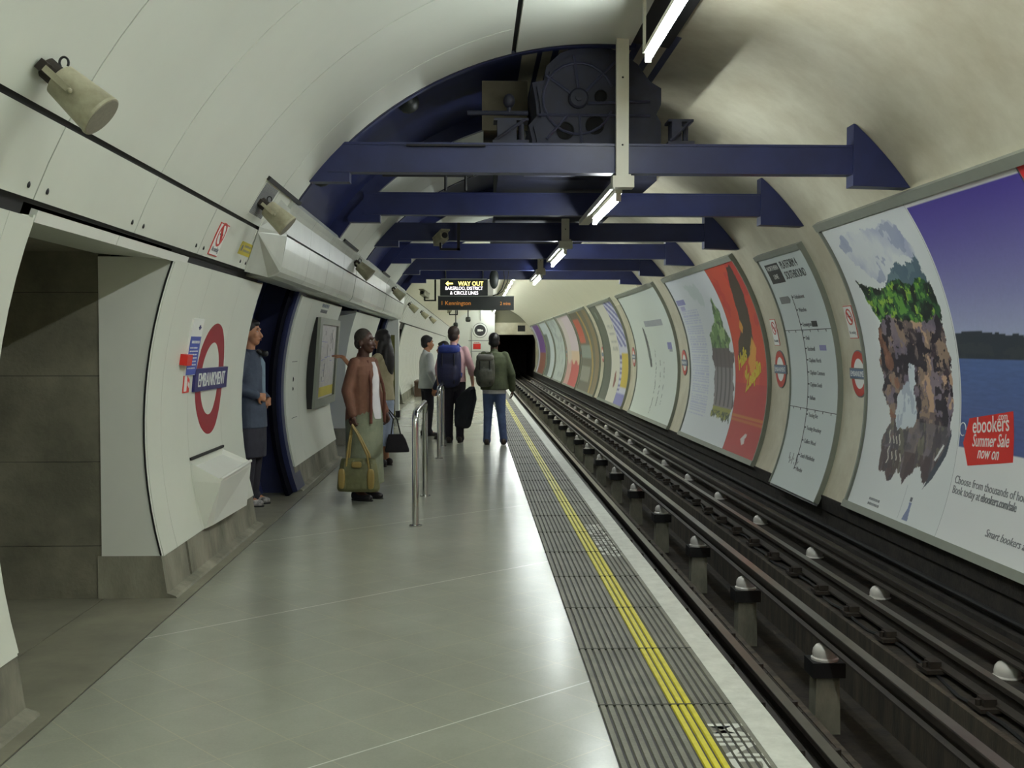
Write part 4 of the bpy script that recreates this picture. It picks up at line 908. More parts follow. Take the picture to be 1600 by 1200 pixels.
# --- loudspeakers
def speaker_proto():
    t = thing('loudspeaker', '', 'loudspeaker', (0,0,0))
    ax = Vector((.74, .02, -.67)).normalized(); R_ = ax.to_track_quat('Z', 'Y').to_matrix()
    M = MB(); M.lathe([(.062, .0), (.070, .005), (.092, .205), (.095, .21), (.093, .222), (.088, .224)], ax * .05, 28, R_); build('tapered_body', M, SPK, t, True)
    M = MB(); M.lathe([(.087, .22), (.087, .225), (.001, .226)], ax * .05, 28, R_); build('front_mesh', M, GRILLE, t)
    sd = R_ @ Vector((1, 0, 0)); sd = Vector((0, 1, 0)) - ax * ax.y; sd.normalize()
    for s_ in (-1, 1):
        a_ = Vector((.0, 0, 0)) + sd * .085 * s_; b_ = ax * .15 + sd * .096 * s_
        M = MB(); d = (b_ - a_); Rb = d.to_track_quat('Z', 'Y').to_matrix(); M.obox((a_ + b_) / 2, (.008, .026, d.length), Matrix((sd, ax.cross(sd), ax)).transposed()); M.sq(b_ + sd * .006 * s_, (.011, .011, .011)); build('yoke_arm', M, SPK, t)
    M = MB(); M.obox(ax * .0, (.03, .19, .045), Matrix((ax, sd, ax.cross(sd))).transposed()); M.lathe([(.045, -.04), (.045, .03)], ax * .02, 14, R_); build('mount_block', M, RUST, t)
    M = MB(); c0 = ax * .05 + Vector((.02, -.0, .055)); M.tube([c0 + Vector((.018*math.cos(rad(k)), 0, .022*math.sin(rad(k)) + .01)) for k in range(-40, 221, 20)], .005, 6); build('cable_loop', M, BLACK, t)
    return t
sp = None
for i, (yy, a, r, l) in enumerate(((4.10, 30.6, 3.03, 'large cream cylindrical loudspeaker at the upper left of the near vault'), (8.05, 31.2, 3.03, 'second cream loudspeaker, mounted over the slatted grille'),
        (13.9, 30.5, 3.0, 'third cream loudspeaker, on the duct casing'), (20.2, 30.5, 3.0, 'fourth cream loudspeaker, on the duct casing'), (26.4, 30.5, 3.03, 'fifth cream loudspeaker, just past the last beam'), (32.5, 30.5, 3.03, 'sixth cream loudspeaker, far down the left wall'), (39, 30.5, 3.03, 'farthest cream loudspeaker of the left wall'))):
    loc = cp('L', yy, a, r)
    if i in (2, 3): loc = (-1.49, yy, 2.60)
    if sp is None: sp = speaker_proto(); sp.location = loc; sp.scale = (.92,)*3; sp['label'] = l; sp['group'] = 'loudspeakers along the left vault'
    else: dup(sp, loc, l, 'loudspeakers along the left vault')

# --- hanging signs
Y_S = 23.5
t = thing('way_out_sign', 'dark hanging sign with glowing WAY OUT lettering and arrow', 'sign', (-.2, Y_S, 2.61)); L0 = (-.2, Y_S, 2.61)
M = MB(); M.box(-.715, .305, Y_S - .09, Y_S + .09, 2.625, 2.965); rel(build('sign_box', M, SIGNB, t), L0)
M = MB(); M.box(-.70, .29, Y_S - .1, Y_S + .1, 2.965, 2.985); rel(build('top_trim', M, ALU, t), L0)
fy = lambda x0, z0: (lambda u_, v_, h: (x0 + u_, Y_S - .09 - h, z0 + v_))
T = P2(); T.text('WAY OUT', .27, 0, .13, GLOW_Y, .004, .54, 'l', 0, 0, .002); T.poly([(.0,.045),(.06,.1),(.06,.06),(.16,.06),(.16,.03),(.06,.03),(.06,-.01)], GLOW_Y, .004); rel(T.flat('yellow_lettering', fy(-.60, 2.835), t), L0)
T = P2(); T.text('BAKERLOO, DISTRICT', 0, .0, .1, GLOW_W, .004, .80, 'l'); T.text('& CIRCLE LINES', .1, -.1, .1, GLOW_W, .004, .6, 'l'); rel(T.flat('white_lettering', fy(-.60, 2.745), t), L0)
for x in (-.6, .2):
    M = MB(); M.tube([(x, Y_S, 2.98), (x, Y_S, 3.19)], .015, 8); rel(build('hanger', M, SIGNB, t), L0)
t = thing('train_indicator', 'long dark dot matrix train indicator under the WAY OUT sign', 'sign', (.05, Y_S, 2.31)); L0 = (.05, Y_S, 2.31)
M = MB(); M.box(-.76, .865, Y_S - .14, Y_S + .14, 2.315, 2.60); rel(build('indicator_box', M, SIGNB, t), L0)
M = MB(); M.box(-.765, .87, Y_S - .15, Y_S + .15, 2.60, 2.615); rel(build('top_trim', M, ALU, t), L0)
fy2 = lambda x0, z0: (lambda u_, v_, h: (x0 + u_, Y_S - .14 - h, z0 + v_))
T = P2(); T.text('1 Kennington', 0, 0, .12, LEDO, .003, .62); T.text('2 mins', 1.25, .0, .1, LEDO, .003, .22); rel(T.flat('led_text', fy2(-.68, 2.42), t), L0)
M = MB(); M.box(.31, .42, Y_S - .1, Y_S + .1, 2.63, 2.95); tag(build('sign_control_box', M, WPAINT), 'small pale control box beside the WAY OUT sign', 'box')
M = MB(); M.sq((.43, 22.9, 2.95), (.10, .06, .21)); M.tube([(.43, 22.9, 3.1), (.43, 22.9, 3.24)], .02, 8); tag(build('hanging_speaker', M, SIGNB, None, True), 'black oval speaker hanging right of the WAY OUT sign', 'speaker')
M = MB(); M.tube([(.62, 23, 3.2), (.66, 23, 2.95), (.6, 23, 2.75), (.5, 23, 2.63), (.42, 23.3, 2.62)], .012, 6); M.tube([(.75, 23, 3.2), (.72, 23, 2.9), (.62, 23, 2.7), (.5, 23, 2.62)], .009, 6); tag(build('sign_cable', M, BLACK), 'black cables drooping right of the WAY OUT sign', 'cable')
# --- cameras
def cctv(loc, yaw, label, hang, s_=1.0):
    t = thing('security_camera', label, 'camera', loc); t.scale = (s_,)*3
    M = MB(); M.box(.07, .11, -.02, .02, 0, hang); M.box(-.16, .11, -.02, .02, -.0, .03); build('hanging_bar', M, BLACK, t)
    R_ = Euler((rad(-14), 0, yaw)).to_matrix()
    M = MB(); M.obox((-.15, 0, .15), (.11, .3, .1), R_); M.obox(Vector((-.15, 0, .15)) + R_ @ Vector((0, -.03, .06)), (.125, .36, .02), R_); build('camera_body', M, SPK, t)
    M = MB(); M.lathe([(.04, .15), (.04, .165), (.001, .166)], (-.15, 0, .15), 14, R_ @ Matrix.Rotation(PI/2, 3, 'X')); build('lens', M, BLACK, t)
    M = MB(); M.tube([(-.15, 0, .02), (-.15, 0, .11)], .018, 8); build('swivel', M, BLACK, t)
cctv((-.29, 14.7, 2.83), rad(22), 'boxy security camera on an L shaped bar under the third beam', .37)
cctv((-.95, 24.6, 2.55), rad(-20), 'dark camera hanging left of the train indicator', .84, 1.0)
cctv((-.6, 34, 2.5), rad(10), 'small camera hanging far behind the train indicator', 1.14, 1.0)
for i, (x, y, z) in enumerate(((-.25, 50, 2.75), (-.9, 55, 2.6))):
    M = MB(); M.sq((x, y, z), (.12, .2, .12), .6); M.tube([(x, y, z), (x, y, 4.0 if x > -.5 else 3.4)], .03, 6); tag(build('hanging_camera', M, SIGNB, None, True), ('distant black camera near the far end wall', 'distant dark camera over the far platform')[i], 'camera')
# shelf of equipment high at far left
M = MB(); M.box(-1.3, -.7, 43, 43.5, 3.0, 3.08); M.box(-1.2, -1.0, 43.1, 43.4, 3.08, 3.3); M.box(-.95, -.82, 43.1, 43.4, 3.08, 3.42); M.box(-1.62, -1.3, 43, 43.5, 3.0, 3.05); tag(build('equipment_shelf', M, SPK), 'equipment shelf high on the far left vault', 'shelf')
# --- far end wall: door, round sign, red notice, seams
t = thing('end_door', 'white door with rounded head in the far end wall', 'door', (.45, YF - .42, 0)); L0 = (.45, YF - .42, 0)
M = MB(); pts = [(-.12, 0), (1.02, 0), (1.02, 2.6)] + [(.45 + .57*math.cos(rad(k)), 2.6 + .57*math.sin(rad(k))) for k in range(15, 180, 15)] + [(-.12, 2.6)]
M.prism(pts, YF - .46, YF - .4); rel(build('door_leaf', M, ENAMEL2, t), L0)
M = MB(); M.box(-.16, -.12, YF - .48, YF - .4, 0, 2.7); M.box(-.35, 1.4, YF - .47, YF - .4, 1.86, 1.9); M.box(-.12, 1.02, YF - .47, YF - .4, 1.15, 1.18); M.box(.43, .46, YF - .47, YF - .4, 3.2, 4.2); M.box(-.5, -.25, YF - .5, YF - .4, 1.0, 1.1); rel(build('door_trim', M, GREY, t), L0)
T = P2(); T.disc(0, 0, .5, ALU, .01, 40); T.disc(0, 0, .46, WHITE, .015, 40); T.disc(0, 0, .37, INK, .02, 40); T.rect(-.17, .07, -.07, .08, WHITE, .025); T.rect(.07, .2, -.05, .05, WHITE, .025)
tag(T.flat('round_sign', lambda u_, v_, h: (.43 + u_, YF - .47 - h, 2.56 + v_)), 'round black sign with a white camera symbol on the far end wall', 'sign')
T = P2(); T.rect(-.27, .27, -.28, .28, WHITE, .01); T.rect(-.25, .25, -.25, .12, BRED, .015); T.lines(-.2, .22, .4, 1, .1, BRED, .015); tag(T.flat('red_notice', lambda u_, v_, h: (.22 + u_, YF - .47 - h, 1.56 + v_)), 'small red and white notice on the far end door', 'notice')
M = MB(); M.box(2.95, 3.45, YF - .02, YF + .01, 2.5, 2.9); tag(build('tunnel_mouth_box', M, BLACK), 'small dark box above the running tunnel mouth', 'box')
# --- handrails
def handrail(y0, y1, x, top, label):
    t = thing('handrail', label, 'handrail', (x, y0, 0), 0, 'steel hoop handrails'); r = .12
    pts = [(0, 0, 0), (0, 0, top - r)] + [(0, r - r*math.cos(rad(k)), top - r + r*math.sin(rad(k))) for k in range(15, 91, 15)]
    L = y1 - y0; pts += [(0, L - r + r*math.sin(rad(k)), top - r + r*math.cos(rad(k))) for k in range(0, 91, 15)] + [(0, L, 0)]
    M = MB(); M.tube(pts, .029, 14); build('hoop', M, CHROME, t, True)
    for yy in (0, L):
        M = MB(); M.lathe([(.055, 0), (.055, .01), (.032, .014)], (0, yy, 0), 16); build('floor_flange', M, CHROME, t, True)
handrail(9.33, 11.2, -.50, .97, 'nearest polished steel hoop handrail on the platform')
handrail(14.9, 16.75, -.475, .97, 'farther polished steel hoop handrail, beside the man with the blue rucksack')
# bench far left
M = MB(); M.box(-1.8, -1.4, 33, 34.6, .42, .48); M.box(-1.8, -1.5, 33.1, 33.2, 0, .42); M.box(-1.8, -1.5, 34.4, 34.5, 0, .42); tag(build('bench', M, mat('brown_bench', S(92, 70, 54), .6)), 'small brown bench far down the left wall', 'bench')

# ================================================================== PEOPLE
def hand_into(M, w, d, n, side, s=1.0, curl=35):
    """w wrist, d finger direction, n palm normal, thumb leaves towards +side of cross"""
    w = Vector(w); d = Vector(d).normalized(); n = (Vector(n) - d * Vector(n).dot(d)).normalized(); x = d.cross(n) * side
    M.cap(w - d*.02*s, .024*s, w + d*.03*s, .024*s, 10)
    for k, (off, ln, r) in enumerate(((-.030, .062, .0090), (-.010, .074, .0095), (.011, .068, .0090), (.030, .052, .0080))):
        k0 = w + d*.085*s + x*off*s; M.cap(w + d*.02*s + x*off*.6*s, .015*s, k0, .0125*s, 8)
        c = rad(curl + 6*k); m = k0 + (d*math.cos(c*.6) + n*math.sin(c*.6))*ln*.52*s; e = m + (d*math.cos(c*1.5) + n*math.sin(c*1.5))*ln*.48*s
        M.cap(k0, r*s, m, r*.94*s, 8); M.cap(m, r*.94*s, e, r*.8*s, 8)
    t0 = w + d*.02*s - x*.026*s; t1 = t0 + (d*.6 - x*.7 + n*.35).normalized()*.042*s; t2 = t1 + (d*.9 - x*.2 + n*.4).normalized()*.034*s
    M.cap(t0, .0135*s, t1, .0115*s, 8); M.cap(t1, .0115*s, t2, .009*s, 8)

def person(name, label, loc, az, H, skin, top, bottom, shoes, hair, arms, legs=None, head_yaw=0, girth=1.0, vox=.009, hairstyle='short',
           sleeve='long', skirt=None, jacket_hem=.86, lean=0, shoulders=1.0, face=True, head_pitch=0, topfit=.02, stride=0):
    """local axes: x to the person's right, y forward, z up; arms: {side:(elbow, wrist, finger dir, palm normal, curl)}"""
    t = thing(name, label, 'person', (loc[0], loc[1], 0), az); k = H / 1.75; g = girth
    V = lambda x, y, z: (x*k, y*k + lean*z*k, z*k)
    sh = {s_: V(s_*.168*shoulders, -.005, 1.415) for s_ in (-1, 1)}
    legs = legs or {}
    L = {}
    for s_ in (-1, 1):
        kn, an = legs.get(s_, ((s_*.095, .02, .5), (s_*.10, -.01, .085))); L[s_] = (V(s_*.085, 0, .90), V(*kn), V(*an))
    A = {s_: tuple([V(*arms[s_][0]), V(*arms[s_][1])]) + tuple(arms[s_][2:]) for s_ in (-1, 1)}
    tor = [(.84, .135, .10), (.93, .155, .112), (1.04, .135, .10), (1.16, .142, .10), (1.30, .160, .108), (1.39, .150, .092), (1.44, .105, .07), (1.48, .058, .055)]
    def torso(M, o, z0=0, z1=9, cut=0): M.loft([(*V(0, (-.005 if z < 1.2 else -.01), z)[:2], z*k, (rx*g + o)*k, (ry*g + o)*k) for z, rx, ry in tor if z0 <= z <= z1], 24)
    # ---- body: one continuous surface
    M = MB(); torso(M, -.008)
    Rh = Euler((rad(head_pitch), 0, rad(head_yaw))).to_matrix(); hc = Vector(V(0, .005, 1.60))
    kh = k * 1.09
    hp = lambda x, y, z: tuple(hc + Rh @ Vector((x*kh, y*kh, (z - 1.60)*kh)))
    M.cap(V(0, -.01, 1.42), .056*kh, hp(0, -.005, 1.56), .054*kh, 14)
    M.sq(hp(0, -.004, 1.655), (.073*kh, .091*kh, .095*kh), 1, Rh); M.sq(hp(0, .03, 1.60), (.059*kh, .062*kh, .082*kh), 1, Rh); M.sq(hp(0, .045, 1.555), (.040*kh, .042*kh, .032*kh), 1, Rh)
    M.cap(hp(0, .086, 1.64), .010*kh, hp(0, .106, 1.603), .0145*kh, 8); M.sq(hp(0, .088, 1.575), (.024*kh, .013*kh, .010*kh), 1, Rh); M.sq(hp(0, .082, 1.665), (.045*kh, .014*kh, .009*kh), 1, Rh)
    for s_ in (-1, 1):
        M.sq(hp(s_*.074, -.005, 1.615), (.010*kh, .020*kh, .031*kh), 1, Rh @ Matrix.Rotation(rad(12*s_), 3, 'Z')); M.sq(hp(s_*.035, .062, 1.608), (.022*kh, .022*kh, .022*kh), 1, Rh)
        el, wr, fd, pn, cu = A[s_]
        M.cap(sh[s_], .050*k, el, .037*k); M.cap(el, .038*k, wr, .025*k); hand_into(M, wr, fd, pn, s_, k, cu)
        h_, kn, an = L[s_]; M.cap(h_, .078*k, kn, .052*k); M.cap(kn, .052*k, an, .036*k); M.cap(an, .036*k, (an[0], an[1] + .12*k, max(.03, an[2] - .05*k)), .028*k)
    remesh('body', M, skin, vox * .8, t, 2)
    # ---- face details
    if face:
        for s_ in (-1, 1):
            M = MB(); M.sq(hp(s_*.029, .0765, 1.645), (.010*kh, .006*kh, .004*kh), 1, Rh); e = build('eye', M, WHITE, t, True)
            M = MB(); M.sq(hp(s_*.029, .083, 1.645), (.0055*kh, .0025*kh, .0045*kh), 1, Rh); build('iris', M, INK, e, True)
            M = MB(); M.sq(hp(s_*.03, .086, 1.668), (.02*kh, .006*kh, .004*kh), 1, Rh); build('eyebrow', M, hair, t, True)
        M = MB(); M.sq(hp(0, .0985, 1.578), (.021*kh, .006*kh, .0035*kh), 1, Rh); M.sq(hp(0, .097, 1.570), (.018*kh, .007*kh, .004*kh), 1, Rh); build('lips', M, mat('lips', S(120, 62, 56) if skin in (SKIN2, SKIN3) else S(84, 44, 42), .5), t, True)
    # ---- hair
    M = MB()
    if hairstyle == 'buzz': M.sq(hp(0, -.014, 1.672), (.077*kh, .088*kh, .090*kh), 1, Rh); M.sq(hp(0, -.045, 1.62), (.066*kh, .055*kh, .065*kh), 1, Rh)
    elif hairstyle == 'short': M.sq(hp(0, -.016, 1.678), (.083*kh, .094*kh, .093*kh), 1, Rh); M.sq(hp(0, -.04, 1.625), (.074*kh, .066*kh, .075*kh), 1, Rh); M.sq(hp(0, .05, 1.715), (.05*kh, .04*kh, .028*kh), 1, Rh)
    else:
        M.sq(hp(0, -.012, 1.675), (.088*kh, .1*kh, .098*kh), 1, Rh); M.sq(hp(0, -.05, 1.60), (.085*kh, .065*kh, .12*kh), 1, Rh); M.sq(hp(0, -.085, 1.40), (.11*kh, .06*kh, .24*kh), 1, Rh)
        M.cap(hp(.07, -.03, 1.60), .04*kh, hp(.09, .02, 1.26), .032*kh); M.cap(hp(-.07, -.03, 1.60), .04*kh, hp(-.10, .04, 1.22), .036*kh)
    remesh('hair', M, hair, vox, t, 2)
    # ---- lower garment
    M = MB()
    if skirt:
        hem, wd = skirt; M.loft([(*V(0, 0, z)[:2], z*k, rx*k, ry*k) for z, rx, ry in ((hem, wd, wd*.72), (hem + .15, wd*.97, wd*.70), (.6, wd*.93, wd*.68), (.82, .185*g, .15*g), (.94, .175*g, .135*g), (1.05, .14*g, .105*g))], 30)
        for i in range(9):
            a = 2*PI*i/9; M.cap(V(wd*.93*math.cos(a), wd*.66*math.sin(a), hem + .02), .018*k, V(.15*g*math.cos(a), .115*g*math.sin(a), .8), .01*k, 8)
        remesh('skirt', M, bottom, vox, t, 3)
    else:
        torso(M, .006, .9, 1.05); M.sq(V(0, -.012, .89), (.165*g*k, .128*g*k, .11*k))
        for s_ in (-1, 1):
            h_, kn, an = L[s_]; M.cap(h_, .097*g*k, kn, .072*k, 16); M.cap(kn, .072*k, (an[0], an[1] - .005, an[2] + .0*k), .058*k, 16); M.cap((an[0], an[1], an[2] + .03*k), .060*k, (an[0], an[1] + .02*k, an[2] - .02*k), .066*k, 14)
        o = remesh('trousers', M, bottom, vox, t, 2)
    # ---- shoes
    for s_ in (-1, 1):
        h_, kn, an = L[s_]; x, y, z = an; M = MB(); zf = max(.0, z - .085*k); M.sq((x, y + .045*k, zf + .036*k), (.043*k, .125*k, .036*k), .8); M.sq((x, y - .03*k, zf + .052*k), (.040*k, .058*k, .05*k), .9); M.cap((x, y + .08*k, zf + .03*k), .034*k, (x*1.06, y + .135*k, zf + .026*k), .026*k)
        sh_ = remesh('shoe', M, shoes, .008, t, 1)
        M = MB(); M.loft([(x, y + .045*k, zf + .0, .043*k, .128*k), (x, y + .045*k, zf + .014, .045*k, .131*k)], 20); build('sole', M, RUBBER, sh_)
    # ---- upper garment with sleeves
    M = MB(); o = topfit
    rings = [(*V(0, -.005, z)[:2], z*k, (rx*g + o + e)*k, (ry*g + o + e)*k) for z, rx, ry, e in ((jacket_hem, .152, .118, .012), (.93, .155, .114, .008), (1.04, .145, .105, .006), (1.16, .145, .103, .004), (1.30, .160, .108, 0), (1.39, .150, .092, 0), (1.44, .108, .07, .0), (1.475, .06, .056, .0)) if z >= jacket_hem]
    M.loft(rings, 26)
    for s_ in (-1, 1):
        el, wr, *_ = A[s_]; M.cap(sh[s_], (.051 + o*.45)*k, el, (.045 + o*.5)*k, 14)
        if sleeve == 'long': M.cap(el, (.045 + o*.55)*k, tuple(Vector(el).lerp(Vector(wr), .93)), (.032 + o*.5)*k, 14)
        elif sleeve == 'half': M.cap(el, (.045 + o*.55)*k, tuple(Vector(el).lerp(Vector(wr), .3)), (.04 + o*.5)*k, 14)
    M.cap(V(0, -.025, 1.46), .064*k, V(0, -.02, 1.49), .060*k, 14)
    remesh('top', M, top, vox, t, 2)
    t['_k'] = k
    return t, V, hp, A
def world(t, p):
    c, s_ = math.cos(t.rotation_euler.z), math.sin(t.rotation_euler.z); return Vector((t.location.x + p[0]*c - p[1]*s_, t.location.y + p[0]*s_ + p[1]*c, t.location.z + p[2]))

SKIN1 = mat('deep_brown_skin', S(78, 50, 38), .45, var=.12, vscale=9)
SKIN2 = mat('tan_skin', S(186, 132, 98), .5, var=.1, vscale=9)
SKIN3 = mat('light_skin', S(214, 164, 138), .5, var=.1, vscale=9)
HAIRB = mat('black_hair', S(28, 24, 24), .5, var=.3, vscale=60, bump=.3, bscale=120)
HAIRG = mat('greying_short_hair', S(74, 66, 56), .8, col2=S(46, 40, 36), vscale=70, bump=.6, bscale=160)
HAIRBR = mat('dark_brown_hair', S(64, 48, 38), .6, var=.3, vscale=60, bump=.3, bscale=120)
def cloth(n, c, c2=None, v=6, r=.85): return mat(n, c, r, col2=c2 or tuple(q*.72 for q in c), vscale=v, bump=.35, bscale=22)
def remove_k():
    for o in bpy.data.objects:
        if '_k' in o: del o['_k']

# woman in the brown cardigan
arms = {1: ((.255, -.04, 1.14), (.265, .035, .885), (.0, .12, -1), (-1, 0, 0), 75), -1: ((-.245, -.02, 1.13), (-.25, .10, .90), (0, .2, -1), (1, 0, 0), 40)}
OL = cloth('sage_skirt_cloth', S(136, 142, 118), S(110, 116, 96), 4)
p2, V, hp, A = person('person', 'woman in a brown cardigan and long sage skirt holding an olive handbag', (-1.10, 10.98), rad(-118), 1.70, SKIN1, cloth('brown_cardigan_wool', S(124, 86, 68), S(104, 70, 54), 7), OL,
    cloth('black_shoe_leather', S(34, 30, 34), r=.4), HAIRG, arms, head_yaw=10, girth=1.22, vox=.008, hairstyle='buzz', skirt=(.17, .25), jacket_hem=.82, topfit=.024)
k = 1.70/1.75
M = MB()      # white top in the opening of the cardigan
M.loft([(*V(.0, .055, z)[:2], z*k, rx*k, ry*k) for z, rx, ry in ((.84, .125, .135), (.95, .12, .128), (1.1, .10, .112), (1.25, .10, .116), (1.36, .07, .10), (1.43, .04, .075))], 18); remesh('white_shirt', M, cloth('white_jersey', S(226, 222, 222), S(212, 208, 210)), .009, p2, 2)
for s_ in (-1, 1):
    M = MB(); M.tube([V(s_*(.125 if z < 1.1 else .125 - (z - 1.1)*.17), .165 if z < 1.2 else .155 - (z - 1.2)*.3, z) for z in (.80, .95, 1.1, 1.2, 1.3, 1.38, 1.44)], .016*k, 8); build('cardigan_edge', M, cloth('cardigan_band', S(104, 60, 46)), p2, True)
M = MB(); M.tube([V(.065, .0, 1.47), V(.045, .075, 1.435), V(0, .105, 1.40), V(-.045, .075, 1.435), V(-.065, .0, 1.47)], [.018, .020, .024, .020, .018], 10); build('neck_scarf', M, cloth('dark_red_scarf', S(78, 40, 40)), p2, True)
M = MB(); M.cap(hp(.078, -.005, 1.585), .006, hp(.078, -.005, 1.578), .007, 8); build('earring', M, CHROME, p2, True)
# olive handbag in her right hand
hw = world(p2, A[1][1]) + Vector((0, 0, -.085))
t = thing('handbag', 'olive green handbag with tan straps held by the woman in the cardigan', 'bag', (hw.x + .06, hw.y - .05, .12), rad(-8))
BAG = mat('olive_bag_leather', S(116, 116, 78), .5, col2=S(90, 92, 62), vscale=7, bump=.5, bscale=14); TAN = mat('tan_strap_leather', S(156, 134, 74), .5, var=.2)
M = MB(); M.loft([(0, 0, 0, .20, .06), (0, 0, .03, .215, .085), (0, 0, .16, .205, .08), (0, 0, .27, .185, .055), (0, 0, .325, .17, .03)], 24, .75)
for x in (-.14, -.05, .06, .15): M.cap((x, -.075, .04), .014, (x*.9, -.045, .3), .008)
remesh('bag_body', M, BAG, .009, t, 2)
hx = hw.x - t.location.x; hz = hw.z - .12
for s_, yy in ((-1, -.05), (1, .04)):
    M = MB(); M.tube([(-.11, yy, .25), (-.10, yy, .36), (-.04 + hx*.6, yy*.6, hz - .1), (hx, yy*.3, hz + .0), (.0 + hx*.6 + .05, yy*.6, hz - .12), (.10, yy, .36), (.12, yy, .22)], .011, 8); build('strap', M, TAN, t, True)
for x in (-.15, .14):
    M = MB(); M.sq((x, -.072, .13), (.035, .022, .10), .6); build('side_pocket', M, TAN, t, True)
M = MB(); M.sq((.0, -.075, .27), (.05, .012, .03), .5); build('clasp', M, TAN, t, True)

# man leaning in the blue recess
arms = {1: ((.225, -.09, 1.14), (.16, .125, 1.05), (-.8, .6, -.25), (-.3, -1, 0), 60), -1: ((-.225, -.09, 1.15), (-.15, .12, 1.0), (.8, .6, -.2), (.3, -1, 0), 60)}
p1, V, hp, A = person('person', 'man in a dark blue grey jacket and baggy dark trousers standing in the blue recess', (-2.17, 10.62), rad(-97), 1.79, SKIN2, cloth('slate_jacket', S(78, 88, 104), S(58, 66, 82), 5), cloth('charcoal_trousers', S(46, 44, 54), S(34, 33, 40)),
    mat('white_trainer', S(214, 210, 204), .5, col2=S(70, 66, 66), vscale=22), HAIRB, arms, head_yaw=0, vox=.009, jacket_hem=.74, topfit=.028, girth=1.05)
k = 1.79/1.75
M = MB(); M.loft([(*V(0, -.005, z)[:2], z*k, rx*k, ry*k) for z, rx, ry in ((.46, .20, .15), (.6, .205, .155), (.8, .195, .155), (.95, .18, .145))], 22); remesh('long_tunic', M, cloth('charcoal_tunic', S(56, 56, 66), S(42, 42, 52)), .012, p1, 2)
M = MB(); M.tube([V(.04, .09, 1.47), V(.02, .13, 1.44), V(-.02, .13, 1.44), V(-.04, .09, 1.47)], .02, 8); M.sq(V(0, .15, 1.44), (.04*k, .03*k, .028*k), .7); build('headphones', M, BLACK, p1, True)
M = MB(); M.loft([(*V(0, .07, z)[:2], z*k, .05*k, .085*k) for z in (1.0, 1.2, 1.35)] + [(*V(0, .05, 1.42)[:2], 1.42*k, .03*k, .07*k)], 14); remesh('shirt_front', M, cloth('pale_blue_shirt', S(132, 152, 168)), .01, p1, 2)

# woman with long black hair reaching to the map
arms = {-1: ((-.26, .24, 1.20), (-.22, .46, 1.42), (.1, 1, .25), (0, -.2, -1), 18), 1: ((.25, .0, 1.14), (.27, .05, .90), (.0, .1, -1), (-1, 0, 0), 60)}
p3, V, hp, A = person('person', 'woman with long black hair, beige cardigan and pale blue skirt touching the map board', (-1.17, 14.03), rad(72), 1.73, SKIN2, cloth('beige_cardigan_wool', S(182, 172, 140), S(160, 150, 120)), cloth('pale_blue_denim', S(172, 184, 202), S(146, 158, 180), 4),
    cloth('black_boot_leather', S(34, 32, 34), r=.5), HAIRB, arms, head_yaw=-8, vox=.010, hairstyle='long', skirt=(.27, .19), jacket_hem=.86, sleeve='half')
hw = world(p3, A[1][1])
t = thing('shoulder_bag', 'black slouchy bag hanging beside the pale blue skirt', 'bag', (-.97, 13.8, .20), rad(10))
M = MB(); M.loft([(0, 0, .0, .15, .05), (0, 0, .03, .155, .06), (-.01, 0, .16, .12, .045), (-.02, 0, .23, .09, .02)], 20, .7); remesh('bag_body', M, cloth('black_canvas', S(30, 27, 32)), .01, t, 2)
M = MB(); M.tube([(-.08, 0, .2), (-.05, -.02, .42), (hw.x + .97, .0, hw.z - .20 - .08), (.0, .02, .42), (.05, 0, .2)], .009, 6); build('strap', M, BLACK, t, True)

# man in white shirt and the person he faces
arms = {1: ((.24, -.03, 1.14), (.25, .08, .90), (0, .1, -1), (-1, 0, 0), 30), -1: ((-.24, .05, 1.16), (-.18, .24, 1.1), (.4, 1, .1), (0, 0, -1), 30)}
p4, V, hp, A = person('person', 'man in a pale shirt and black trousers facing right behind the handrail', (-.80, 18.75), rad(-70), 1.70, SKIN2, cloth('white_shirt_cotton', S(222, 224, 220), S(200, 204, 200)), cloth('black_trousers', S(36, 34, 42)), cloth('dark_shoes', S(40, 36, 36), r=.5), HAIRB, arms, vox=.012, jacket_hem=.84, topfit=.024)
arms = {1: ((.24, -.0, 1.14), (.22, .1, .92), (0, .2, -1), (-1, 0, 0), 30), -1: ((-.24, .0, 1.14), (-.22, .12, .92), (0, .2, -1), (1, 0, 0), 30)}
p5, V, hp, A = person('person', 'shorter person in navy with black hair, face close to the man in the pale shirt', (-.50, 18.12), rad(80), 1.60, SKIN2, cloth('navy_jacket', S(42, 46, 70)), cloth('navy_trousers', S(36, 36, 50)), cloth('dark_shoes_2', S(40, 36, 36), r=.5), HAIRB, arms, vox=.012, jacket_hem=.78, topfit=.03)

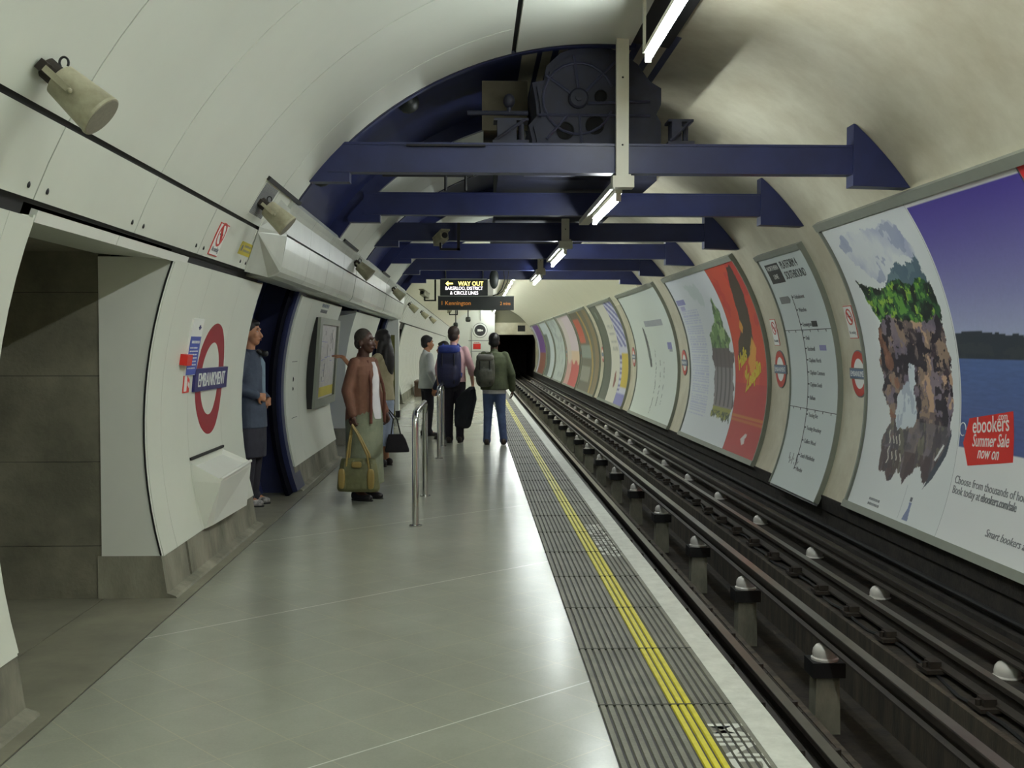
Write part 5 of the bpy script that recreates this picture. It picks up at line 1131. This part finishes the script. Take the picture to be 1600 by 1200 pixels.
# man with the blue rucksack
arms = {1: ((.265, -.02, 1.14), (.28, .05, .89), (.0, .12, -1), (-1, 0, 0), 70), -1: ((-.24, -.02, 1.14), (-.25, .06, .90), (0, .1, -1), (1, 0, 0), 40)}
p6, V, hp, A = person('person', 'tall man in a pink shirt and black trousers walking away under a blue rucksack', (-.31, 17.33), rad(-8), 1.83, SKIN3, cloth('pink_shirt_cotton', S(226, 184, 184), S(206, 164, 166)), cloth('black_suit_trousers', S(38, 34, 44)), cloth('brown_black_shoes', S(52, 42, 36), r=.5), HAIRBR, arms,
    legs={-1: ((-.085, .03, .5), (-.09, .06, .085)), 1: ((.09, .0, .5), (.10, -.08, .10))}, head_yaw=-14, vox=.011, jacket_hem=.93, topfit=.024, sleeve='half')
def rucksack(owner, c, r, label, m1, m2, tilt=0):
    w_ = world(owner, c); t = thing('rucksack', label, 'bag', w_, owner.rotation_euler.z)
    M = MB(); M.sq((0, 0, 0), r, .55, Matrix.Rotation(rad(tilt), 3, 'Y')); M.sq((0, -.03, -r[2]*.3), (r[0]*.85, r[1]*.95, r[2]*.5), .6); remesh('main_bag', M, m1, .011, t, 2)
    M = MB(); M.sq((0, -.01, r[2]*.82), (r[0]*.92, r[1]*1.04, r[2]*.22), .6, Matrix.Rotation(rad(tilt), 3, 'Y')); remesh('top_flap', M, m2, .011, t, 2)
    M = MB(); M.sq((0, -r[1]*.95, -r[2]*.3), (r[0]*.6, r[1]*.25, r[2]*.32), .6); build('front_pocket', M, m2, t, True)
    for s_ in (-1, 1):
        M = MB(); M.tube([(s_*r[0]*.55, r[1]*.7, r[2]*.8), (s_*r[0]*.62, r[1]*1.2, r[2]*1.05), (s_*r[0]*.75, r[1]*2.6, r[2]*.9), (s_*r[0]*.85, r[1]*3.0, r[2]*.4), (s_*r[0]*.9, r[1]*2.2, -r[2]*.1), (s_*r[0]*.9, r[1]*.8, -r[2]*.5)], .018, 8); build('shoulder_strap', M, m2, t, True)
        M = MB(); M.cap((s_*r[0]*.5, -r[1]*1.02, r[2]*.6), .008, (s_*r[0]*.5, -r[1]*1.0, -r[2]*.8), .008, 6); build('compression_strap', M, BLACK, t, True)
    return t
rucksack(p6, (-.04, -.24, 1.22), (.19, .11, .33), 'large navy and blue rucksack on the back of the man in pink', cloth('navy_nylon', S(44, 46, 84), S(34, 34, 62), 4, .6), cloth('royal_blue_nylon', S(52, 72, 156), S(42, 54, 120), 4, .6))
hw = world(p6, A[1][1])
t = thing('folded_coat', 'black coat draped from the right hand of the man with the rucksack', 'coat', (hw.x - .04, hw.y - .13, hw.z - .03), rad(0))
M = MB(); M.loft([(-.12, 0, -.66, .09, .05), (-.12, 0, -.62, .13, .06), (-.10, 0, -.40, .16, .07), (-.06, 0, -.2, .165, .07), (-.02, 0, -.08, .11, .05), (.03, .09, .0, .04, .05)], 20)
for x in (-.12, 0, .08): M.cap((x - .06, -.05, -.5), .02, (x*.5 + .03, -.03, -.05), .02)
remesh('coat_cloth', M, cloth('black_coat_cloth', S(38, 42, 48), S(28, 30, 34), 4), .011, t, 3)

# man in the green jacket
arms = {1: ((.27, .0, 1.13), (.285, .07, .87), (.0, .15, -1), (-1, 0, 0), 35), -1: ((-.26, .02, 1.14), (-.20, .20, 1.06), (.3, 1, .2), (0, 0, -1), 60)}
p7, V, hp, A = person('person', 'man in a green jacket and blue jeans walking away beside the tactile strip', (.32, 16.95), rad(-3), 1.72, SKIN1, cloth('olive_green_jacket', S(82, 90, 62), S(62, 68, 48), 5), cloth('blue_denim', S(82, 100, 138), S(62, 76, 110), 5), cloth('dark_trainers', S(62, 50, 44), r=.5), HAIRB, arms,
    legs={-1: ((-.10, .05, .5), (-.12, .08, .085)), 1: ((.11, .0, .5), (.15, -.06, .10))}, vox=.011, jacket_hem=.88, topfit=.045, girth=1.08)
k = 1.72/1.75
M = MB(); M.loft([(*V(0, -.01, z)[:2], z*k, .185*k, .145*k) for z in (.82, .90)], 22); build('white_shirt_hem', M, cloth('white_shirt_tail', S(206, 206, 202)), p7, True)
GR = cloth('grey_green_nylon', S(92, 92, 80), S(66, 68, 58), 6, .6)
rucksack(p7, (-.13, -.22, 1.16), (.15, .09, .25), 'small grey green rucksack slung on the left shoulder of the man in green', GR, cloth('grey_nylon_flap', S(108, 106, 98), None, 6, .6))
remove_k()
